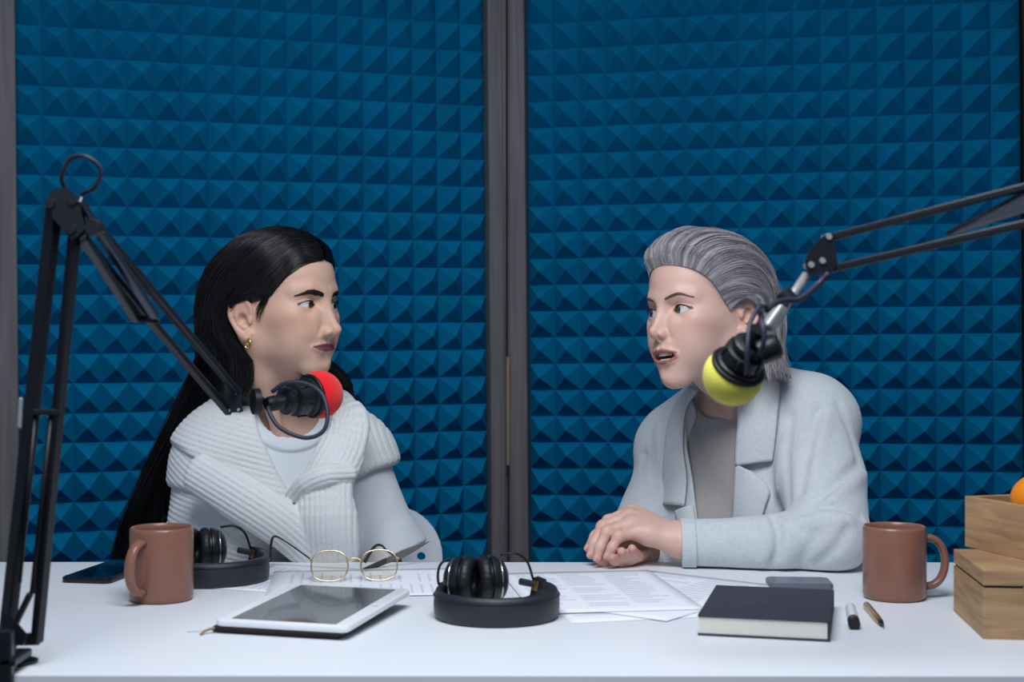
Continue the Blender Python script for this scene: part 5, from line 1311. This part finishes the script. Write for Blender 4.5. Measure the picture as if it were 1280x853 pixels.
for side in (-1, 1):
    gs = g2(side)
    for n, sp, wob, lv, ncl, cl_, cw, u0, u1, r0, r1 in ((1550, .0012, .0018, .10, 46, .65, .0040, .0, .9, .0006, .0014), (1150, .0022, .0050, .18, 60, .45, .0055, .5, 1.15, .00022, .0005)):
        p, s = guide_strands(gs, n, KH, sp, rng, wob, lv, clumps=ncl, cl=cl_, cwave=cw)
        L_ = sym(to_local(p.reshape(-1, 3), HRi)); g = np.interp(L_[:, 2], HZ2, HY2) - L_[:, 1]; vol = .007 + .006 * np.clip(L_[:, 1] / .06, 0, 1) * np.clip((L_[:, 2] - .03) / .05, 0, 1)
        ramp = np.clip(g / .050, 0, 1); ramp = ramp * ramp * (3 - 2 * ramp)
        lay_ = rng.uniform(u0, u1, (n, 1)); tt = np.linspace(0, 1, KH)[None, :]
        gap = .0008 + .0052 * np.clip(g / .060, 0, 1).reshape(n, KH) + (.0030 * np.clip(ramp * 1.5, 0, 1) + vol * ramp).reshape(n, KH) * np.where(lay_ > .02, .45 + .55 * lay_, 0)
        p = push_out(p, skull2, gap, 2)
        paths.append(p); rads.append(rng.uniform(r0, r1, n)); cols.append(.48 + .30 * np.sin(s * 70 + side) * np.sin(s * 23 + 1) + .20 * rng.normal(size=n))
paths = np.concatenate(paths); rads = np.concatenate(rads)
mixv = np.clip(np.concatenate(cols), 0, 1)[:, None]; cols = np.asarray(srgb(98, 92, 96)[:3]) * (1 - mixv) + np.asarray(srgb(206, 200, 204)[:3]) * mixv
strands('hair', paths, rads, M_hair2v, person2, cols)

# ---- taupe knit top
def knit_mat():
    m = mat('taupe_fine_rib', srgb(168, 163, 160), .95, spec=.08, sheen=.2); nt = m.node_tree
    tc = [n for n in nt.nodes if n.type == 'TEX_COORD'][0]; wv = nt.nodes.new('ShaderNodeTexWave'); wv.inputs['Scale'].default_value = 95; wv.inputs['Distortion'].default_value = 1.0; wv.bands_direction = 'X'
    bp = nt.nodes.new('ShaderNodeBump'); bp.inputs['Strength'].default_value = .4; bp.inputs['Distance'].default_value = .001
    nt.links.new(tc.outputs['Object'], wv.inputs['Vector']); nt.links.new(wv.outputs['Fac'], bp.inputs['Height']); nt.links.new(bp.outputs['Normal'], nt.nodes['Principled BSDF'].inputs['Normal'])
    return m
def fR_knit(Q):
    B = to_local(Q, BRi); d = torso_sdf(B, .96) - .005 + .001 * fbm(Q, 40, 9)
    d = smax(d, -s_cone(Q, br(0, -.03, .14), br(0, .016, .064), .080, .050), .004)
    d = smax(d, (to_local(Q, BRi)[:, 2] - .10), .01)
    return smax(d, .56 - Q[:, 2], .006)
xs = axis_steps(.15, .58, [], .004, .004); ys = axis_steps(2.10, 2.48, [], .004, .004); zs = axis_steps(.55, 1.03, [], .004, .004)
kn2, VK, FK = sdf_obj('knit_top', fR_knit, xs, ys, zs, knit_mat(), person2, 1, label='taupe fine-rib knit top')
# ---- pale linen blazer
M_linen = mat('pale_linen', srgb(198, 203, 206), .9, spec=.1, sheen=.25, noise=.05, nscale=160, bump=.35, bscale=420)
FOLDS = []
def blz_torso(Q):
    B = to_local(Q, BRi); d = torso_sdf(B, 1.0) - .020
    S = sym(B); d = smin(d, s_cone(S, (.02, -.02, .03), (.120, -.012, -.012), .050, .050), .03)
    return d
def blz_sleeves(Q):
    el = NA[1]; a = s_line(Q, [NA[0], NA[0] * .5 + el * .5 + np.array((.006, .01, .004), np.float32), el + np.array((.008, .0, .008), np.float32)], [.062, .068, .054])
    b = s_line(Q, [el + np.array((.004, 0, .004), np.float32), PW(960, 680, 2.045), PW(866, 680, 2.062)], [.046, .041, .0355])
    n = smin(a, b, .022)
    ang = Q @ np.array((30, 55, 40), np.float32)
    cfm = np.clip((Q[:, 0] - .275) / .03, 0, 1); n = n + cfm * (rows_of_folds(Q, FOLDS) + .0016 * fbm(Q, 34, 11))
    n = smax(n, (PW(851, 680, 2.062)[0] - Q[:, 0]) * .98, .003)
    n = smax(n, TABLE_Z + .0005 - Q[:, 2], .008)
    f = s_line(Q, [FA[0], FA[0] * .5 + FA[1] * .5, FA[1], FA[1] * .25 + FA[2] * .75], [.064, .068, .060, .044]) + .003 * fbm(Q, 38, 12)
    return n, f
def op_edges(py):
    le = np.interp(py, [480, 500, 520, 560, 600, 650, 720], [872, 862, 857, 859, 866, 872, 880]); re = np.interp(py, [470, 490, 510, 580, 650, 720], [940, 930, 925, 922, 918, 915]); return le, re
def blz_neck(Q): return s_cone(Q, br(0, -.03, .14), br(0, .005, .030), .085, .058)
def fR_blazer(Q):
    d = blz_torso(Q) + .0018 * fbm(Q, 32, 14) + rows_of_folds(Q, FOLDS)
    n, f = blz_sleeves(Q); d = smin(d, f, .018)
    px, py = proj(Q); le, re = op_edges(py)
    op = np.maximum(np.maximum(le - px, px - re) / 800, Q[:, 1] - 2.29)
    d = smax(d, -op, .005); d = smax(d, -blz_neck(Q), .006)
    d = smin(d, n, .012)
    d = smax(d, .56 - Q[:, 2], .006)
    return d * .9
FOLDS = []
vx, fx = polygonise(lambda Q: smin(blz_torso(Q), smin(*blz_sleeves(Q), .012), .012), axis_steps(.12, .66, [], .009, .009), axis_steps(1.94, 2.52, [], .009, .009), axis_steps(.60, 1.04, [], .009, .009), 1)
bvx = bvh_of(vx, fx); eye0 = Vector((0, 0, CAM_Z))
def on(px, py):
    h_ = bvx.ray_cast(eye0, (P(px, py, 1.0) - eye0).normalized()); return np.array(h_[0], np.float32) if h_[0] is not None else PW(px, py, 2.1)
def crease(pts, w_, amp): FOLDS.append(([on(*p) for p in catmull(pts, 4)], w_, amp))
crease([(1022, 515), (1014, 545), (1006, 580), (1000, 615)], .008, .0060); crease([(1034, 520), (1027, 550), (1020, 585)], .010, -.0040)
crease([(1082, 572), (1055, 596), (1030, 618), (1010, 636)], .008, .0065); crease([(1086, 588), (1062, 608), (1040, 624)], .010, -.0050)
crease([(1008, 641), (1030, 633), (1055, 636), (1076, 646)], .0055, .0085); crease([(1005, 652), (1030, 648), (1060, 652)], .011, -.0055)
crease([(966, 648), (973, 668), (972, 690), (964, 706)], .0065, .0070); crease([(956, 652), (960, 675), (955, 700)], .011, -.0050); crease([(984, 655), (988, 680), (982, 704)], .012, -.0040)
crease([(890, 664), (920, 659), (950, 664)], .008, .0030); crease([(1060, 660), (1045, 685), (1020, 706)], .008, .0050); crease([(1020, 668), (1010, 688), (1000, 708)], .008, .0040)
crease([(988, 520), (984, 570), (986, 630)], .008, .0045); crease([(976, 560), (972, 600), (975, 640)], .010, -.0035); crease([(1048, 505), (1062, 540), (1074, 580)], .007, .0035)
crease([(806, 570), (800, 600), (792, 630)], .008, .0050); crease([(822, 540), (824, 580), (820, 620)], .010, -.0035); crease([(818, 600), (826, 640), (836, 680)], .008, .0045)
xs = axis_steps(.12, .66, [], .0034, .0034); ys = axis_steps(1.96, 2.52, [], .0034, .0034); zs = axis_steps(.55, 1.04, [], .0034, .0034)
bz2, VB, FB = sdf_obj('blazer', fR_blazer, xs, ys, zs, M_linen, person2, 1, label='pale grey-blue linen blazer')
# lapels and collar: cloth sheets laid over the closed shape of the blazer
gx = axis_steps(.14, .62, [], .008, .008); gy = axis_steps(2.02, 2.50, [], .008, .008); gz = axis_steps(.60, 1.04, [], .008, .008)
VU, FU = polygonise(lambda Q: blz_torso(Q), gx, gy, gz, 1); bvu = bvh_of(VU, FU); camp = Vector((0, 0, CAM_Z))
def lay(px, py, lift):
    dr = (P(px, py, 1.0) - camp).normalized(); hit = bvu.ray_cast(camp, dr)
    if hit[0] is None:
        q = P(px, py, 2.27); near_ = bvu.find_nearest(q); return near_[0] + near_[1] * lift
    return hit[0] + (hit[1] * .6 - dr * .4).normalized() * lift
def cloth_sheet(name, left, right, lift, th, nu=14, nv=26):
    Lc = resample([(a, b, 0) for a, b in left], nv); Rc = resample([(a, b, 0) for a, b in right], nv); V = []; F = []
    for j in range(nv):
        for i in range(nu):
            t = i / (nu - 1); p = Lc[j] * (1 - t) + Rc[j] * t; V.append(lay(p[0], p[1], lift + .004 * math.sin(math.pi * t)))
    for _ in range(2):
        W = [v.copy() for v in V]
        for j in range(1, nv - 1):
            for i in range(1, nu - 1): W[j * nu + i] = (V[j * nu + i] * 2 + V[j * nu + i - 1] + V[j * nu + i + 1] + V[(j - 1) * nu + i] + V[(j + 1) * nu + i]) / 6
        V = W
    for j in range(nv - 1):
        for i in range(nu - 1): F.append((j * nu + i, (j + 1) * nu + i, (j + 1) * nu + i + 1, j * nu + i + 1))
    o = pyobj(name, V, F, M_linen, bz2); md = o.modifiers.new('thick', 'SOLIDIFY'); md.thickness = th; md.offset = 0
    o.matrix_parent_inverse = Matrix.Identity(4)
    return o
cloth_sheet('collar', [(905, 488), (921, 500), (924, 525), (922, 555), (921, 583)], [(965, 476), (976, 482), (973, 520), (969, 555), (966, 577)], .009, .0035)
cloth_sheet('lapel', [(921, 580), (920, 610), (919, 640), (918, 665)], [(941, 591), (962, 612), (957, 636), (951, 660)], .0075, .003)
cloth_sheet('collar', [(866, 486), (850, 505), (839, 530), (834, 565), (832, 600), (831, 632)], [(876, 490), (862, 510), (857, 535), (857, 565), (861, 600), (858, 634)], .008, .003)
cloth_sheet('lapel', [(846, 640), (852, 662), (858, 690)], [(868, 632), (872, 660), (877, 690)], .006, .003)
def fcuff(Q):
    a = PW(880, 680, 2.06); b = PW(851, 680.5, 2.062); d = s_cone(Q, a, b, .0395, .0375); ax_ = (b - a) / np.linalg.norm(b - a); t = (Q - b) @ ax_
    d = np.maximum(np.maximum(d, t), -t - .021); d = np.maximum(d, -s_cone(Q, a, b + ax_ * .02, .030, .0325)); d = smax(d, TABLE_Z + .0005 - Q[:, 2], .004)
    return d
q = PW(860, 680, 2.062)
cu2, _, _ = sdf_obj('cuff', fcuff, axis_steps(q[0] - .03, q[0] + .04, [], .002, .002), axis_steps(q[1] - .05, q[1] + .05, [], .002, .002), axis_steps(q[2] - .05, q[2] + .05, [], .002, .002), M_linen, bz2, 1)
lower_body(person2, BRm @ Matrix.Rotation(math.radians(-12), 4, 'Y') @ Matrix.Rotation(math.radians(9), 4, 'X'))
finish_person(person2)
st = thing('stool', 'white round stool under the silver-haired person', 'stool', (.372, 2.345, 0))
obj('seat', lathe([(0, .325), (.16, .325), (.172, .332), (.172, .352), (.16, .360), (0, .360)], 40), M_chair, st, angle=40)
for k in range(4):
    a = math.pi / 4 + k * math.pi / 2; obj('leg', tube([(.11 * math.cos(a), .11 * math.sin(a), .326), (.17 * math.cos(a), .17 * math.sin(a), 0)], [.014, .010], 12), M_tleg, st, True)
